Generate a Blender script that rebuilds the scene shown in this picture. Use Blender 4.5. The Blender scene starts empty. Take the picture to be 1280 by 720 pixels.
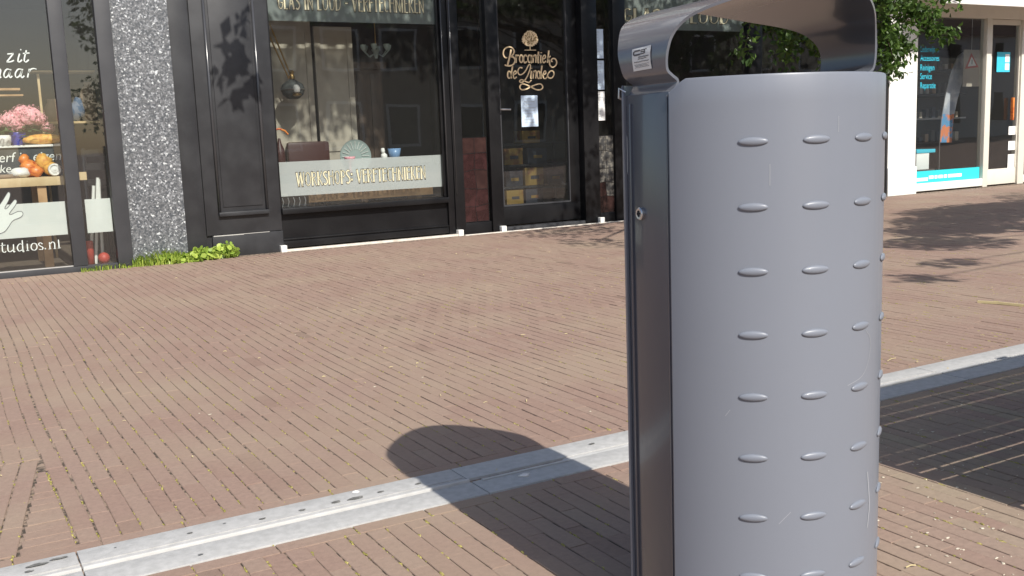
import bpy, bmesh, math, random
import numpy as np
from mathutils import Vector, Matrix
random.seed(7); rng = np.random.default_rng(11)
R = math.radians
sc = bpy.context.scene
col = sc.collection

# ------------------------------------------------------------------ camera
# world: X runs along the shop fronts, Y points into them, camera stands at the origin, 1 m up
FPX = 1250.0; PITCH = R(8.7); ROLL = R(-2.15); YAW = R(60.3); CH = 1.0
fw = np.array([math.cos(YAW)*math.cos(PITCH), math.sin(YAW)*math.cos(PITCH), -math.sin(PITCH)])
rt = np.array([math.sin(YAW), -math.cos(YAW), 0.0]); up = np.cross(rt, fw)
RT = rt*math.cos(ROLL)+up*math.sin(ROLL); UP = -rt*math.sin(ROLL)+up*math.cos(ROLL); FW = fw
cam = bpy.data.cameras.new('camera'); camo = bpy.data.objects.new('camera', cam); col.objects.link(camo)
cam.sensor_width = 36.0; cam.lens = FPX/1280*36.0; cam.clip_start = 0.05; cam.clip_end = 3000
camo.matrix_world = Matrix(((RT[0], UP[0], -FW[0], 0), (RT[1], UP[1], -FW[1], 0), (RT[2], UP[2], -FW[2], CH), (0, 0, 0, 1)))
sc.camera = camo
# ------------------------------------------------------------------ sky, sun, exposure
SUN_EL = R(42.0)
w = bpy.data.worlds.new('World'); sc.world = w; w.use_nodes = True
wn = w.node_tree.nodes; wl = w.node_tree.links
sky = wn.new('ShaderNodeTexSky'); sky.sky_type = 'NISHITA'; sky.sun_disc = False
sky.sun_elevation = SUN_EL; sky.sun_rotation = R(180); sky.air_density = 1.0; sky.dust_density = 1.5
wn['Background'].inputs[1].default_value = 0.10
wl.new(sky.outputs[0], wn['Background'].inputs[0])
sl = bpy.data.lights.new('sun', 'SUN'); so = bpy.data.objects.new('sun', sl); col.objects.link(so)
sl.energy = 4.0; sl.angle = R(0.53); sl.color = (1.0, 0.95, 0.87)
so.location = (0, -20, 20)
so.rotation_euler = Vector((0, math.cos(SUN_EL), -math.sin(SUN_EL))).to_track_quat('-Z', 'Y').to_euler()
sc.view_settings.view_transform = 'Standard'; sc.view_settings.look = 'None'
sc.view_settings.gamma = 1.0; sc.view_settings.exposure = 0.58
try: sc.view_settings.use_curve_mapping = False
except Exception: pass

# ------------------------------------------------------------------ pixel helpers (photo is 1280 x 720)
def ray(x, y): return (x-640)/FPX*RT-(y-360)/FPX*UP+FW
O = np.array([0, 0, CH])
def PY(x, y, Y): d = ray(x, y); return O+d*(Y/d[1])
def PX(x, y, X): d = ray(x, y); return O+d*(X/d[0])
def PG(x, y, z=0.0): d = ray(x, y); return O+d*((z-CH)/d[2])
def proj(P):
    d = np.asarray(P, float)-O; z = d@FW
    return 640+FPX*(d@RT)/z, 360-FPX*(d@UP)/z

# ------------------------------------------------------------------ materials
def mat(name, color=(.5, .5, .5), rough=.6, metal=0.0, spec=.5, coat=0.0, noise=None, bump=None, attr=None, trans=0):
    m = bpy.data.materials.new(name); m.use_nodes = True
    n = m.node_tree.nodes; l = m.node_tree.links; b = n['Principled BSDF']
    b.inputs['Base Color'].default_value = (*color, 1); b.inputs['Roughness'].default_value = rough
    b.inputs['Metallic'].default_value = metal; b.inputs['Specular IOR Level'].default_value = spec
    b.inputs['Coat Weight'].default_value = coat
    tc = n.new('ShaderNodeTexCoord')
    geo = n.new('ShaderNodeNewGeometry')
    if noise:                                   # (scale, colour2, low, high)
        t = n.new('ShaderNodeTexNoise'); t.inputs['Scale'].default_value = noise[0]; t.inputs['Detail'].default_value = 6
        l.new(geo.outputs['Position'], t.inputs['Vector'])
        r = n.new('ShaderNodeValToRGB'); r.color_ramp.elements[0].position = noise[2]; r.color_ramp.elements[1].position = noise[3]
        r.color_ramp.elements[0].color = (*color, 1); r.color_ramp.elements[1].color = (*noise[1], 1)
        l.new(t.outputs['Fac'], r.inputs[0]); l.new(r.outputs[0], b.inputs['Base Color'])
    if bump:                                    # (scale, strength, distance)
        t2 = n.new('ShaderNodeTexNoise'); t2.inputs['Scale'].default_value = bump[0]; t2.inputs['Detail'].default_value = 5
        l.new(geo.outputs['Position'], t2.inputs['Vector'])
        bp = n.new('ShaderNodeBump'); bp.inputs['Strength'].default_value = bump[1]; bp.inputs['Distance'].default_value = bump[2]
        l.new(t2.outputs['Fac'], bp.inputs['Height']); l.new(bp.outputs[0], b.inputs['Normal'])
    return m
M = {}
def brick_mat():
    m = bpy.data.materials.new('paving_brick'); m.use_nodes = True
    n = m.node_tree.nodes; l = m.node_tree.links; b = n['Principled BSDF']
    geo = n.new('ShaderNodeNewGeometry')
    at = n.new('ShaderNodeAttribute'); at.attribute_name = 'tone'
    r = n.new('ShaderNodeValToRGB'); cr = r.color_ramp
    cr.elements[0].position = 0; cr.elements[0].color = (.182, .127, .099, 1)
    cr.elements[1].position = 1; cr.elements[1].color = (.300, .245, .176, 1)
    for p, c in ((.25, (.262, .176, .139)), (.5, (.278, .193, .154)), (.75, (.286, .209, .163))):
        e = cr.elements.new(p); e.color = (*c, 1)
    l.new(at.outputs['Fac'], r.inputs[0])
    t = n.new('ShaderNodeTexNoise'); t.inputs['Scale'].default_value = 55; t.inputs['Detail'].default_value = 8; t.inputs['Roughness'].default_value = .7
    l.new(geo.outputs['Position'], t.inputs['Vector'])
    mr = n.new('ShaderNodeMapRange'); mr.inputs[1].default_value = .3; mr.inputs[2].default_value = .7; mr.inputs[3].default_value = .86; mr.inputs[4].default_value = 1.12
    l.new(t.outputs['Fac'], mr.inputs[0])
    mx = n.new('ShaderNodeVectorMath'); mx.operation = 'SCALE'
    l.new(r.outputs[0], mx.inputs[0]); l.new(mr.outputs[0], mx.inputs['Scale'])
    # broad grimy / dusty patches
    t3 = n.new('ShaderNodeTexNoise'); t3.inputs['Scale'].default_value = 1.3; t3.inputs['Detail'].default_value = 5
    l.new(geo.outputs['Position'], t3.inputs['Vector'])
    m3 = n.new('ShaderNodeMapRange'); m3.inputs[1].default_value = .42; m3.inputs[2].default_value = .68; m3.inputs[3].default_value = 0; m3.inputs[4].default_value = .6
    l.new(t3.outputs['Fac'], m3.inputs[0])
    mix = n.new('ShaderNodeMixRGB'); mix.inputs[2].default_value = (.318, .250, .182, 1)
    l.new(m3.outputs[0], mix.inputs[0]); l.new(mx.outputs[0], mix.inputs[1])
    # fine pale grit
    v = n.new('ShaderNodeTexVoronoi'); v.inputs['Scale'].default_value = 130
    l.new(geo.outputs['Position'], v.inputs['Vector'])
    m4 = n.new('ShaderNodeMapRange'); m4.inputs[1].default_value = .09; m4.inputs[2].default_value = .03; m4.inputs[3].default_value = 0; m4.inputs[4].default_value = .3
    l.new(v.outputs['Distance'], m4.inputs[0])
    mix2 = n.new('ShaderNodeMixRGB'); mix2.inputs[2].default_value = (.42, .36, .28, 1)
    l.new(m4.outputs[0], mix2.inputs[0]); l.new(mix.outputs[0], mix2.inputs[1])
    l.new(mix2.outputs[0], b.inputs['Base Color'])
    b.inputs['Roughness'].default_value = .82; b.inputs['Specular IOR Level'].default_value = .3
    bp = n.new('ShaderNodeBump'); bp.inputs['Strength'].default_value = .55; bp.inputs['Distance'].default_value = .004
    l.new(t.outputs['Fac'], bp.inputs['Height']); l.new(bp.outputs[0], b.inputs['Normal'])
    return m
M['brick'] = brick_mat()
M['joint'] = mat('joint_sand', (.060, .046, .034), .95, noise=(38, (.27, .20, .15), .41, .55), bump=(90, .6, .005))
def far_ground():
    m = bpy.data.materials.new('far_paving'); m.use_nodes = True
    n = m.node_tree.nodes; l = m.node_tree.links; b = n['Principled BSDF']
    geo = n.new('ShaderNodeNewGeometry'); t = n.new('ShaderNodeTexBrick')
    t.inputs['Scale'].default_value = 1; t.inputs['Brick Width'].default_value = .21; t.inputs['Row Height'].default_value = .054; t.inputs['Mortar Size'].default_value = .004
    t.inputs['Color1'].default_value = (.31, .21, .17, 1); t.inputs['Color2'].default_value = (.33, .235, .19, 1); t.inputs['Mortar'].default_value = (.08, .06, .05, 1)
    l.new(geo.outputs['Position'], t.inputs['Vector']); l.new(t.outputs[0], b.inputs['Base Color']); b.inputs['Roughness'].default_value = .9
    return m
M['far'] = far_ground()
M['concrete'] = mat('channel_concrete', (.36, .357, .347), .85, noise=(40, (.43, .425, .415), .35, .65), bump=(160, .35, .003))
M['ridge'] = mat('channel_ridge_steel', (.50, .495, .48), .6, noise=(20, (.43, .425, .41), .4, .7))
M['slot'] = mat('slot_dark', (.012, .012, .012), .9)
M['spot'] = mat('dark_spot', (.12, .118, .11), .9, noise=(60, (.24, .235, .22), .45, .65))
M['blackwood'] = mat('black_painted_wood', (.007, .007, .008), .34, spec=.28, noise=(3, (.014, .014, .015), .4, .7), bump=(14, .12, .004))
M['greywood'] = mat('anthracite_painted_frame', (.038, .039, .043), .45, spec=.4, noise=(4, (.05, .051, .055), .4, .7), bump=(18, .1, .004))
M['pilaster'] = mat('dark_grey_painted_wood', (.022, .0225, .025), .4, spec=.4, noise=(5, (.036, .037, .040), .4, .72), bump=(10, .12, .004))
M['pilasteredge'] = mat('highlight_gloss_moulding', (.045, .046, .05), .22, spec=.6)  # lighter than the boards: edge highlight partly put into the colour
M['scuff'] = mat('bare_scuffed_paint', (.4, .39, .37), .8)
M['whitestone'] = mat('pale_stone', (.62, .58, .52), .8, noise=(12, (.5, .44, .37), .45, .7))
M['whitepaint'] = mat('white_paint', (.78, .77, .73), .5, noise=(4, (.7, .69, .64), .5, .8))
M['creampaint'] = mat('cream_white_frame', (.66, .63, .55), .45, noise=(5, (.6, .57, .5), .5, .8))
def granite():
    m = bpy.data.materials.new('speckled_terrazzo'); m.use_nodes = True
    n = m.node_tree.nodes; l = m.node_tree.links; b = n['Principled BSDF']; geo = n.new('ShaderNodeNewGeometry')
    v = n.new('ShaderNodeTexVoronoi'); v.inputs['Scale'].default_value = 84; v.inputs['Randomness'].default_value = 1
    nz = n.new('ShaderNodeTexNoise'); nz.inputs['Scale'].default_value = 90; nz.inputs['Detail'].default_value = 3
    ad = n.new('ShaderNodeVectorMath'); ad.operation = 'MULTIPLY_ADD'
    ad.inputs[1].default_value = (.03, .03, .03)
    l.new(geo.outputs['Position'], nz.inputs['Vector']); l.new(nz.outputs['Color'], ad.inputs[0]); l.new(geo.outputs['Position'], ad.inputs[2])
    l.new(ad.outputs[0], v.inputs['Vector'])
    sp = n.new('ShaderNodeSeparateColor'); l.new(v.outputs['Color'], sp.inputs[0])
    r = n.new('ShaderNodeValToRGB'); cr = r.color_ramp; cr.interpolation = 'CONSTANT'
    cr.elements[0].position = 0; cr.elements[0].color = (.07, .078, .088, 1); cr.elements[1].position = .965; cr.elements[1].color = (.6, .63, .64, 1)
    for p, c in ((.3, .11), (.55, .15), (.74, .20), (.89, .33)):
        e = cr.elements.new(p); e.color = (c, c*1.05, c*1.11, 1)
    l.new(sp.outputs[0], r.inputs[0])
    l.new(r.outputs[0], b.inputs['Base Color']); b.inputs['Roughness'].default_value = .45
    return m
M['granite'] = granite()
def glass(name, tint=(.86, .9, .89), dirt=.03):
    m = bpy.data.materials.new(name); m.use_nodes = True
    n = m.node_tree.nodes; l = m.node_tree.links; n.remove(n['Principled BSDF']); out = n['Material Output']
    tr = n.new('ShaderNodeBsdfTransparent'); tr.inputs[0].default_value = (*tint, 1)
    gl = n.new('ShaderNodeBsdfGlossy'); gl.inputs['Roughness'].default_value = .015
    df = n.new('ShaderNodeBsdfDiffuse'); df.inputs[0].default_value = (.4, .4, .38, 1)
    lw = n.new('ShaderNodeLayerWeight'); lw.inputs[0].default_value = .5      # facing = 1 - |cos|
    pw = n.new('ShaderNodeMath'); pw.operation = 'POWER'; pw.inputs[1].default_value = 4.0; l.new(lw.outputs['Facing'], pw.inputs[0])
    fr = n.new('ShaderNodeMath'); fr.operation = 'MULTIPLY_ADD'; fr.inputs[1].default_value = .85; fr.inputs[2].default_value = .095; l.new(pw.outputs[0], fr.inputs[0])
    mx = n.new('ShaderNodeMixShader'); l.new(fr.outputs[0], mx.inputs[0]); l.new(tr.outputs[0], mx.inputs[1]); l.new(gl.outputs[0], mx.inputs[2])
    m2 = n.new('ShaderNodeMixShader'); m2.inputs[0].default_value = dirt; l.new(mx.outputs[0], m2.inputs[1]); l.new(df.outputs[0], m2.inputs[2])
    # slightly wavy old panes
    geo = n.new('ShaderNodeNewGeometry'); nz = n.new('ShaderNodeTexNoise'); nz.inputs['Scale'].default_value = 1.1; nz.inputs['Detail'].default_value = 1
    bp = n.new('ShaderNodeBump'); bp.inputs['Strength'].default_value = .06; bp.inputs['Distance'].default_value = .05
    l.new(geo.outputs['Position'], nz.inputs['Vector']); l.new(nz.outputs['Fac'], bp.inputs['Height']); l.new(bp.outputs[0], gl.inputs['Normal'])
    l.new(m2.outputs[0], out.inputs[0]); return m
M['glass'] = glass('shop_glass')
M['glassdoor'] = glass('tinted_door_glass', (.62, .65, .64), .02)
M['glassdark'] = glass('dim_shop_glass', (.55, .57, .56), .02)
def film(name, c, opac):
    m = bpy.data.materials.new(name); m.use_nodes = True
    n = m.node_tree.nodes; l = m.node_tree.links; n.remove(n['Principled BSDF']); out = n['Material Output']
    tr = n.new('ShaderNodeBsdfTransparent'); df = n.new('ShaderNodeBsdfDiffuse'); df.inputs[0].default_value = (*c, 1)
    tl = n.new('ShaderNodeBsdfTranslucent'); tl.inputs[0].default_value = (*c, 1)
    a = n.new('ShaderNodeMixShader'); a.inputs[0].default_value = .25; l.new(df.outputs[0], a.inputs[1]); l.new(tl.outputs[0], a.inputs[2])
    b = n.new('ShaderNodeMixShader'); b.inputs[0].default_value = opac; l.new(tr.outputs[0], b.inputs[1]); l.new(a.outputs[0], b.inputs[2])
    l.new(b.outputs[0], out.inputs[0]); return m
M['film'] = film('frosted_film', (.68, .69, .68), .80)
M['film_shaded'] = film('frosted_film_shaded', (.30, .33, .315), .85)  # darker copy of the frosted film, tree shade put into its colour
M['film_white'] = film('white_frosted_film', (.80, .82, .78), .95)
M['gold'] = mat('gold_lettering', (.92, .80, .56), .5, spec=.4)
M['goldscript'] = mat('gold_script', (.80, .62, .38), .45)
M['letterdark'] = mat('letter_outline', (.05, .03, .02), .7)
M['white'] = mat('white_vinyl', (.85, .85, .83), .6)
M['paleink'] = mat('pale_hand_vinyl', (.66, .68, .64), .7)
M['cyan'] = mat('cyan_vinyl', (.045, .50, .66), .55)
M['cyanband'] = mat('turquoise_band', (.03, .55, .60), .5)
M['paper'] = mat('shaded_paper', (.56, .68, .82), .8)  # white sheets with their bluish shade put into the colour
M['paperw'] = mat('white_paper', (.78, .78, .76), .8)
M['ink'] = mat('ink', (.1, .1, .11), .8)
M['red'] = mat('red_paint', (.45, .06, .04), .5)
M['orange'] = mat('orange_glaze', (.75, .25, .05), .4, noise=(25, (.45, .06, .02), .45, .65))
M['yellow'] = mat('yellow_bread', (.75, .42, .09), .6, noise=(30, (.55, .2, .04), .45, .65))
M['boxyellow'] = mat('yellow_card', (.30, .19, .045), .7, noise=(12, (.22, .09, .03), .5, .6))
M['boxblue'] = mat('blue_card', (.03, .037, .055), .6)
M['pink'] = mat('pink_petals', (.72, .27, .33), .7, noise=(70, (.85, .52, .52), .4, .65))
M['leaf_h'] = mat('hydrangea_leaf', (.06, .11, .04), .55)
M['bluepot'] = mat('cobalt_glaze', (.04, .04, .30), .25)
M['pine'] = mat('pale_pine', (.62, .46, .26), .6, noise=(8, (.5, .34, .17), .4, .7))
M['oak'] = mat('oak_plank', (.50, .30, .15), .6, noise=(7, (.35, .19, .08), .4, .7))
M['slate'] = mat('chalkboard', (.045, .05, .05), .8, noise=(6, (.08, .085, .085), .4, .7))
M['chalk'] = mat('chalk', (.75, .76, .72), .9)
M['cauli'] = mat('white_ceramic', (.75, .72, .68), .6)
M['clay'] = mat('terracotta', (.30, .21, .14), .75, noise=(8, (.22, .15, .1), .4, .7))
M['black'] = mat('black_lacquer', (.012, .012, .013), .3)
M['leather'] = mat('oxblood_leather', (.055, .018, .015), .4)
M['plate'] = mat('green_glass_plate', (.30, .36, .34), .15)
M['bluecloth'] = mat('blue_grey_cloth', (.10, .14, .22), .8)
M['bluecup'] = mat('blue_cup', (.16, .27, .45), .3)
M['curtain'] = mat('beige_panel', (.42, .37, .30), .8, noise=(3, (.33, .28, .23), .4, .7))
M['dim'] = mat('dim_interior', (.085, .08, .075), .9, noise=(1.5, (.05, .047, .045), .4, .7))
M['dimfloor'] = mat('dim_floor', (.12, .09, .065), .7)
M['bronze'] = mat('brass', (.35, .22, .08), .35, metal=.8)
M['steel'] = mat('steel', (.6, .6, .6), .3, metal=.9)
M['roof'] = mat('roof_tile', (.12, .06, .045), .8)
M['brickwall'] = mat('house_brick', (.10, .065, .05), .9, noise=(2, (.14, .09, .07), .4, .7))
M['bark'] = mat('bark', (.09, .07, .05), .9, noise=(12, (.05, .04, .03), .4, .7), bump=(25, .6, .02))
def leafmat(name, c, c2, tw=.4):
    m = bpy.data.materials.new(name); m.use_nodes = True
    n = m.node_tree.nodes; l = m.node_tree.links; n.remove(n['Principled BSDF']); out = n['Material Output']
    at = n.new('ShaderNodeAttribute'); at.attribute_name = 'tone'
    r = n.new('ShaderNodeMixRGB'); r.inputs[1].default_value = (*c, 1); r.inputs[2].default_value = (*c2, 1); l.new(at.outputs['Fac'], r.inputs[0])
    df = n.new('ShaderNodeBsdfDiffuse'); tl = n.new('ShaderNodeBsdfTranslucent'); l.new(r.outputs[0], df.inputs[0]); l.new(r.outputs[0], tl.inputs[0])
    gl = n.new('ShaderNodeBsdfGlossy'); gl.inputs['Roughness'].default_value = .4; gl.inputs[0].default_value = (.5, .5, .5, 1)
    a = n.new('ShaderNodeMixShader'); a.inputs[0].default_value = tw; l.new(df.outputs[0], a.inputs[1]); l.new(tl.outputs[0], a.inputs[2])
    b = n.new('ShaderNodeMixShader'); b.inputs[0].default_value = .05; l.new(a.outputs[0], b.inputs[1]); l.new(gl.outputs[0], b.inputs[2])
    l.new(b.outputs[0], out.inputs[0]); return m
M['leaf'] = leafmat('tree_leaf', (.035, .075, .018), (.11, .19, .035))
M['weed'] = leafmat('weed_leaf', (.20, .33, .05), (.50, .60, .12), .3)
M['moss'] = leafmat('moss', (.24, .23, .05), (.50, .43, .15), .1)
M['crumb'] = mat('pale_sand', (.55, .50, .40), .95)
M['straw'] = mat('dry_straw', (.55, .46, .25), .9)
M['shell'] = mat('grey_powder_coat', (.177, .193, .228), .38, spec=.4, coat=.06, bump=(220, .03, .001), noise=(2.2, (.169, .184, .217), .35, .7))
def streaks(m):
    n = m.node_tree.nodes; l = m.node_tree.links; b = n['Principled BSDF']
    geo = n.new('ShaderNodeNewGeometry'); mp = n.new('ShaderNodeMapping'); mp.inputs['Scale'].default_value = (70, 70, 2.2)
    t = n.new('ShaderNodeTexNoise'); t.inputs['Scale'].default_value = 1; t.inputs['Detail'].default_value = 4
    l.new(geo.outputs['Position'], mp.inputs[0]); l.new(mp.outputs[0], t.inputs['Vector'])
    mr = n.new('ShaderNodeMapRange'); mr.inputs[1].default_value = .35; mr.inputs[2].default_value = .7; mr.inputs[3].default_value = .34; mr.inputs[4].default_value = .40
    l.new(t.outputs['Fac'], mr.inputs[0]); l.new(mr.outputs[0], b.inputs['Roughness'])
streaks(M['shell'])
M['panelcoat'] = mat('panel_gloss_coat', (.068, .074, .092), .22, spec=.5, coat=.3, bump=(200, .02, .001))  # darker copy of the hood coat, for the side panels
M['hoodpaint'] = mat('grey_hood_gloss_coat', (.125, .134, .158), .22, spec=.5, coat=.25, bump=(200, .02, .001))
M['liner'] = mat('dark_liner', (.03, .03, .032), .6)
M['sticker'] = mat('sticker_white', (.72, .73, .71), .5)
M['cabdark'] = mat('dark_stained_wood', (.07, .042, .026), .5, noise=(6, (.05, .03, .02), .4, .7))
M['timber'] = mat('brown_timber', (.22, .14, .08), .7, noise=(6, (.15, .09, .05), .4, .7))

# ------------------------------------------------------------------ mesh helpers
class MB:
    def __init__(s): s.v = []; s.f = []; s.t = []; s.sm = False
    def quad(s, a, b, c, d, tone=None):
        i = len(s.v); s.v += [tuple(a), tuple(b), tuple(c), tuple(d)]; s.f.append((i, i+1, i+2, i+3))
        s.t.append(.5 if tone is None else tone); return s
    def poly(s, pts, tone=.5):
        i = len(s.v); s.v += [tuple(p) for p in pts]; s.f.append(tuple(range(i, i+len(pts)))); s.t.append(tone); return s
    def box(s, x0, x1, y0, y1, z0, z1, bev=0.0):
        if bev <= 0:
            i = len(s.v); s.v += [(x, y, z) for x in (x0, x1) for y in (y0, y1) for z in (z0, z1)]
            for f in ((0, 1, 3, 2), (4, 6, 7, 5), (0, 4, 5, 1), (2, 3, 7, 6), (0, 2, 6, 4), (1, 5, 7, 3)):
                s.f.append(tuple(i+k for k in f)); s.t.append(.5)
        else:
            bm = bmesh.new(); bmesh.ops.create_cube(bm, size=1)
            for v in bm.verts: v.co = Vector(((x0+x1)/2+v.co.x*(x1-x0), (y0+y1)/2+v.co.y*(y1-y0), (z0+z1)/2+v.co.z*(z1-z0)))
            bmesh.ops.bevel(bm, geom=list(bm.edges), offset=bev, segments=2, affect='EDGES', profile=.6)
            i = len(s.v); bm.verts.index_update()
            s.v += [tuple(v.co) for v in bm.verts]
            for f in bm.faces: s.f.append(tuple(i+v.index for v in f.verts)); s.t.append(.5)
            bm.free()
        return s
    def tube(s, pts, rad, n=8, cap=True):
        pts = [Vector(p) for p in pts]; rings = []
        rr = rad if isinstance(rad, (list, tuple)) else [rad]*len(pts)
        a = None
        for k, p in enumerate(pts):
            d = (pts[min(k+1, len(pts)-1)]-pts[max(k-1, 0)]).normalized()
            if a is None: a = d.orthogonal().normalized()
            a = (a-d*a.dot(d)).normalized(); b = d.cross(a)
            i = len(s.v)
            for q in range(n): an = 2*math.pi*q/n; s.v.append(tuple(p+(a*math.cos(an)+b*math.sin(an))*rr[k]))
            rings.append(i)
        for k in range(len(rings)-1):
            for q in range(n):
                s.f.append((rings[k]+q, rings[k]+(q+1) % n, rings[k+1]+(q+1) % n, rings[k+1]+q)); s.t.append(.5)
        if cap:
            s.f.append(tuple(rings[0]+q for q in range(n))[::-1]); s.t.append(.5); s.f.append(tuple(rings[-1]+q for q in range(n))); s.t.append(.5)
        return s
    def lathe(s, prof, c, n=20, axis='z'):
        rings = []
        for r_, h in prof:
            i = len(s.v); rings.append(i)
            for q in range(n):
                a = 2*math.pi*q/n; x, y = r_*math.cos(a), r_*math.sin(a)
                p = (x, y, h) if axis == 'z' else ((x, h, y) if axis == 'y' else (h, x, y))
                s.v.append((c[0]+p[0], c[1]+p[1], c[2]+p[2]))
        for k in range(len(rings)-1):
            for q in range(n): s.f.append((rings[k]+q, rings[k]+(q+1) % n, rings[k+1]+(q+1) % n, rings[k+1]+q)); s.t.append(.5)
        s.f.append(tuple(rings[0]+q for q in range(n))[::-1]); s.t.append(.5); s.f.append(tuple(rings[-1]+q for q in range(n))); s.t.append(.5)
        return s
    def blob(s, c, r3, n=10, m=6, amp=.15, seed=0):
        g = random.Random(seed); i0 = len(s.v)
        for a in range(m+1):
            ph = math.pi*a/m
            for b in range(n):
                th = 2*math.pi*b/n; k = 1+amp*(g.random()-.5)*2
                s.v.append((c[0]+r3[0]*k*math.sin(ph)*math.cos(th), c[1]+r3[1]*k*math.sin(ph)*math.sin(th), c[2]+r3[2]*math.cos(ph)*k))
        for a in range(m):
            for b in range(n):
                s.f.append((i0+a*n+b, i0+a*n+(b+1) % n, i0+(a+1)*n+(b+1) % n, i0+(a+1)*n+b)); s.t.append(g.random())
        return s
    def grid(s, rows, closed=False):
        i = len(s.v); n = len(rows[0])
        for r_ in rows: s.v += [tuple(p) for p in r_]
        for a in range(len(rows)-1):
            for b in range(n-1): s.f.append((i+a*n+b, i+a*n+b+1, i+(a+1)*n+b+1, i+(a+1)*n+b)); s.t.append(.5)
        return s
    def mesh(s, name):
        me = bpy.data.meshes.new(name); me.from_pydata(s.v, [], s.f)
        at = me.attributes.new('tone', 'FLOAT', 'FACE'); at.data.foreach_set('value', np.array(s.t, dtype=np.float32))
        return me
    def build(s, name, m, parent=None, smooth=False, norm=True):
        me = s.mesh(name); me.materials.append(M[m] if isinstance(m, str) else m)
        if norm:
            bm = bmesh.new(); bm.from_mesh(me); bmesh.ops.recalc_face_normals(bm, faces=bm.faces); bm.to_mesh(me); bm.free()
        if smooth:
            me.polygons.foreach_set('use_smooth', [True]*len(me.polygons))
            if smooth != 'all':
                try: me.set_sharp_from_angle(angle=R(40))
                except Exception: pass
        o = bpy.data.objects.new(name, me); col.objects.link(o)
        if parent is not None:
            o.parent = parent; o.matrix_parent_inverse = Matrix.Translation(-Vector(parent.location))
        return o
def tag(o, label=None, cat=None, group=None, kind=None):
    if label: o['label'] = label
    if cat: o['category'] = cat
    if group: o['group'] = group
    if kind: o['kind'] = kind
    return o
def thing(name, label, cat, loc, group=None):
    o = bpy.data.objects.new(name, None); col.objects.link(o); o.location = loc; o.empty_display_size = .1
    return tag(o, label, cat, group)
def bx(name, m, parent, x0, x1, y0, y1, z0, z1, bev=0.0, **k): return MB().box(x0, x1, y0, y1, z0, z1, bev).build(name, m, parent, smooth=bev > 0, **k)

# lettering -------------------------------------------------------
def catmull(p, n=6):
    p = [np.array(q, float) for q in p]
    if len(p) < 3: return p
    e = [2*p[0]-p[1]]+p+[2*p[-1]-p[-2]]; o = []
    for i in range(1, len(e)-2):
        for k in range(n):
            t = k/n; o.append(.5*(2*e[i]+(e[i+1]-e[i-1])*t+(2*e[i-1]-5*e[i]+4*e[i+1]-e[i+2])*t*t+(-e[i-1]+3*e[i]-3*e[i+1]+e[i+2])*t**3))
    o.append(e[-2]); return o
def ribbon(mb, pts, wd, fn, nib=None, grow=0.0):
    """flat stroke; pts 2-D, fn maps (u,v) to 3-D; nib=(angle, thin) gives a broad-pen look"""
    pts = [np.array(p, float) for p in pts]; L = []; Rr = []
    for k, p in enumerate(pts):
        d = pts[min(k+1, len(pts)-1)]-pts[max(k-1, 0)]; d = d/(np.hypot(*d)+1e-9); nn = np.array([-d[1], d[0]])
        ww = wd
        if nib: ww = wd*(nib[1]+(1-nib[1])*abs(math.sin(math.atan2(d[1], d[0])-nib[0])))
        ww += grow; e = d*grow*(1 if k == len(pts)-1 else -1 if k == 0 else 0)
        L.append(fn(*(p+nn*ww/2+e))); Rr.append(fn(*(p-nn*ww/2+e)))
    for k in range(len(pts)-1): mb.quad(L[k], Rr[k], Rr[k+1], L[k+1])
def ell(cx, cy, rx, ry, a0=0, a1=360, n=18): return [(cx+rx*math.cos(R(a0+(a1-a0)*k/n)), cy+ry*math.sin(R(a0+(a1-a0)*k/n))) for k in range(n+1)]
T, N = .135, .055     # thick and thin strokes of the art-deco capitals, cell height 1
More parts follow.
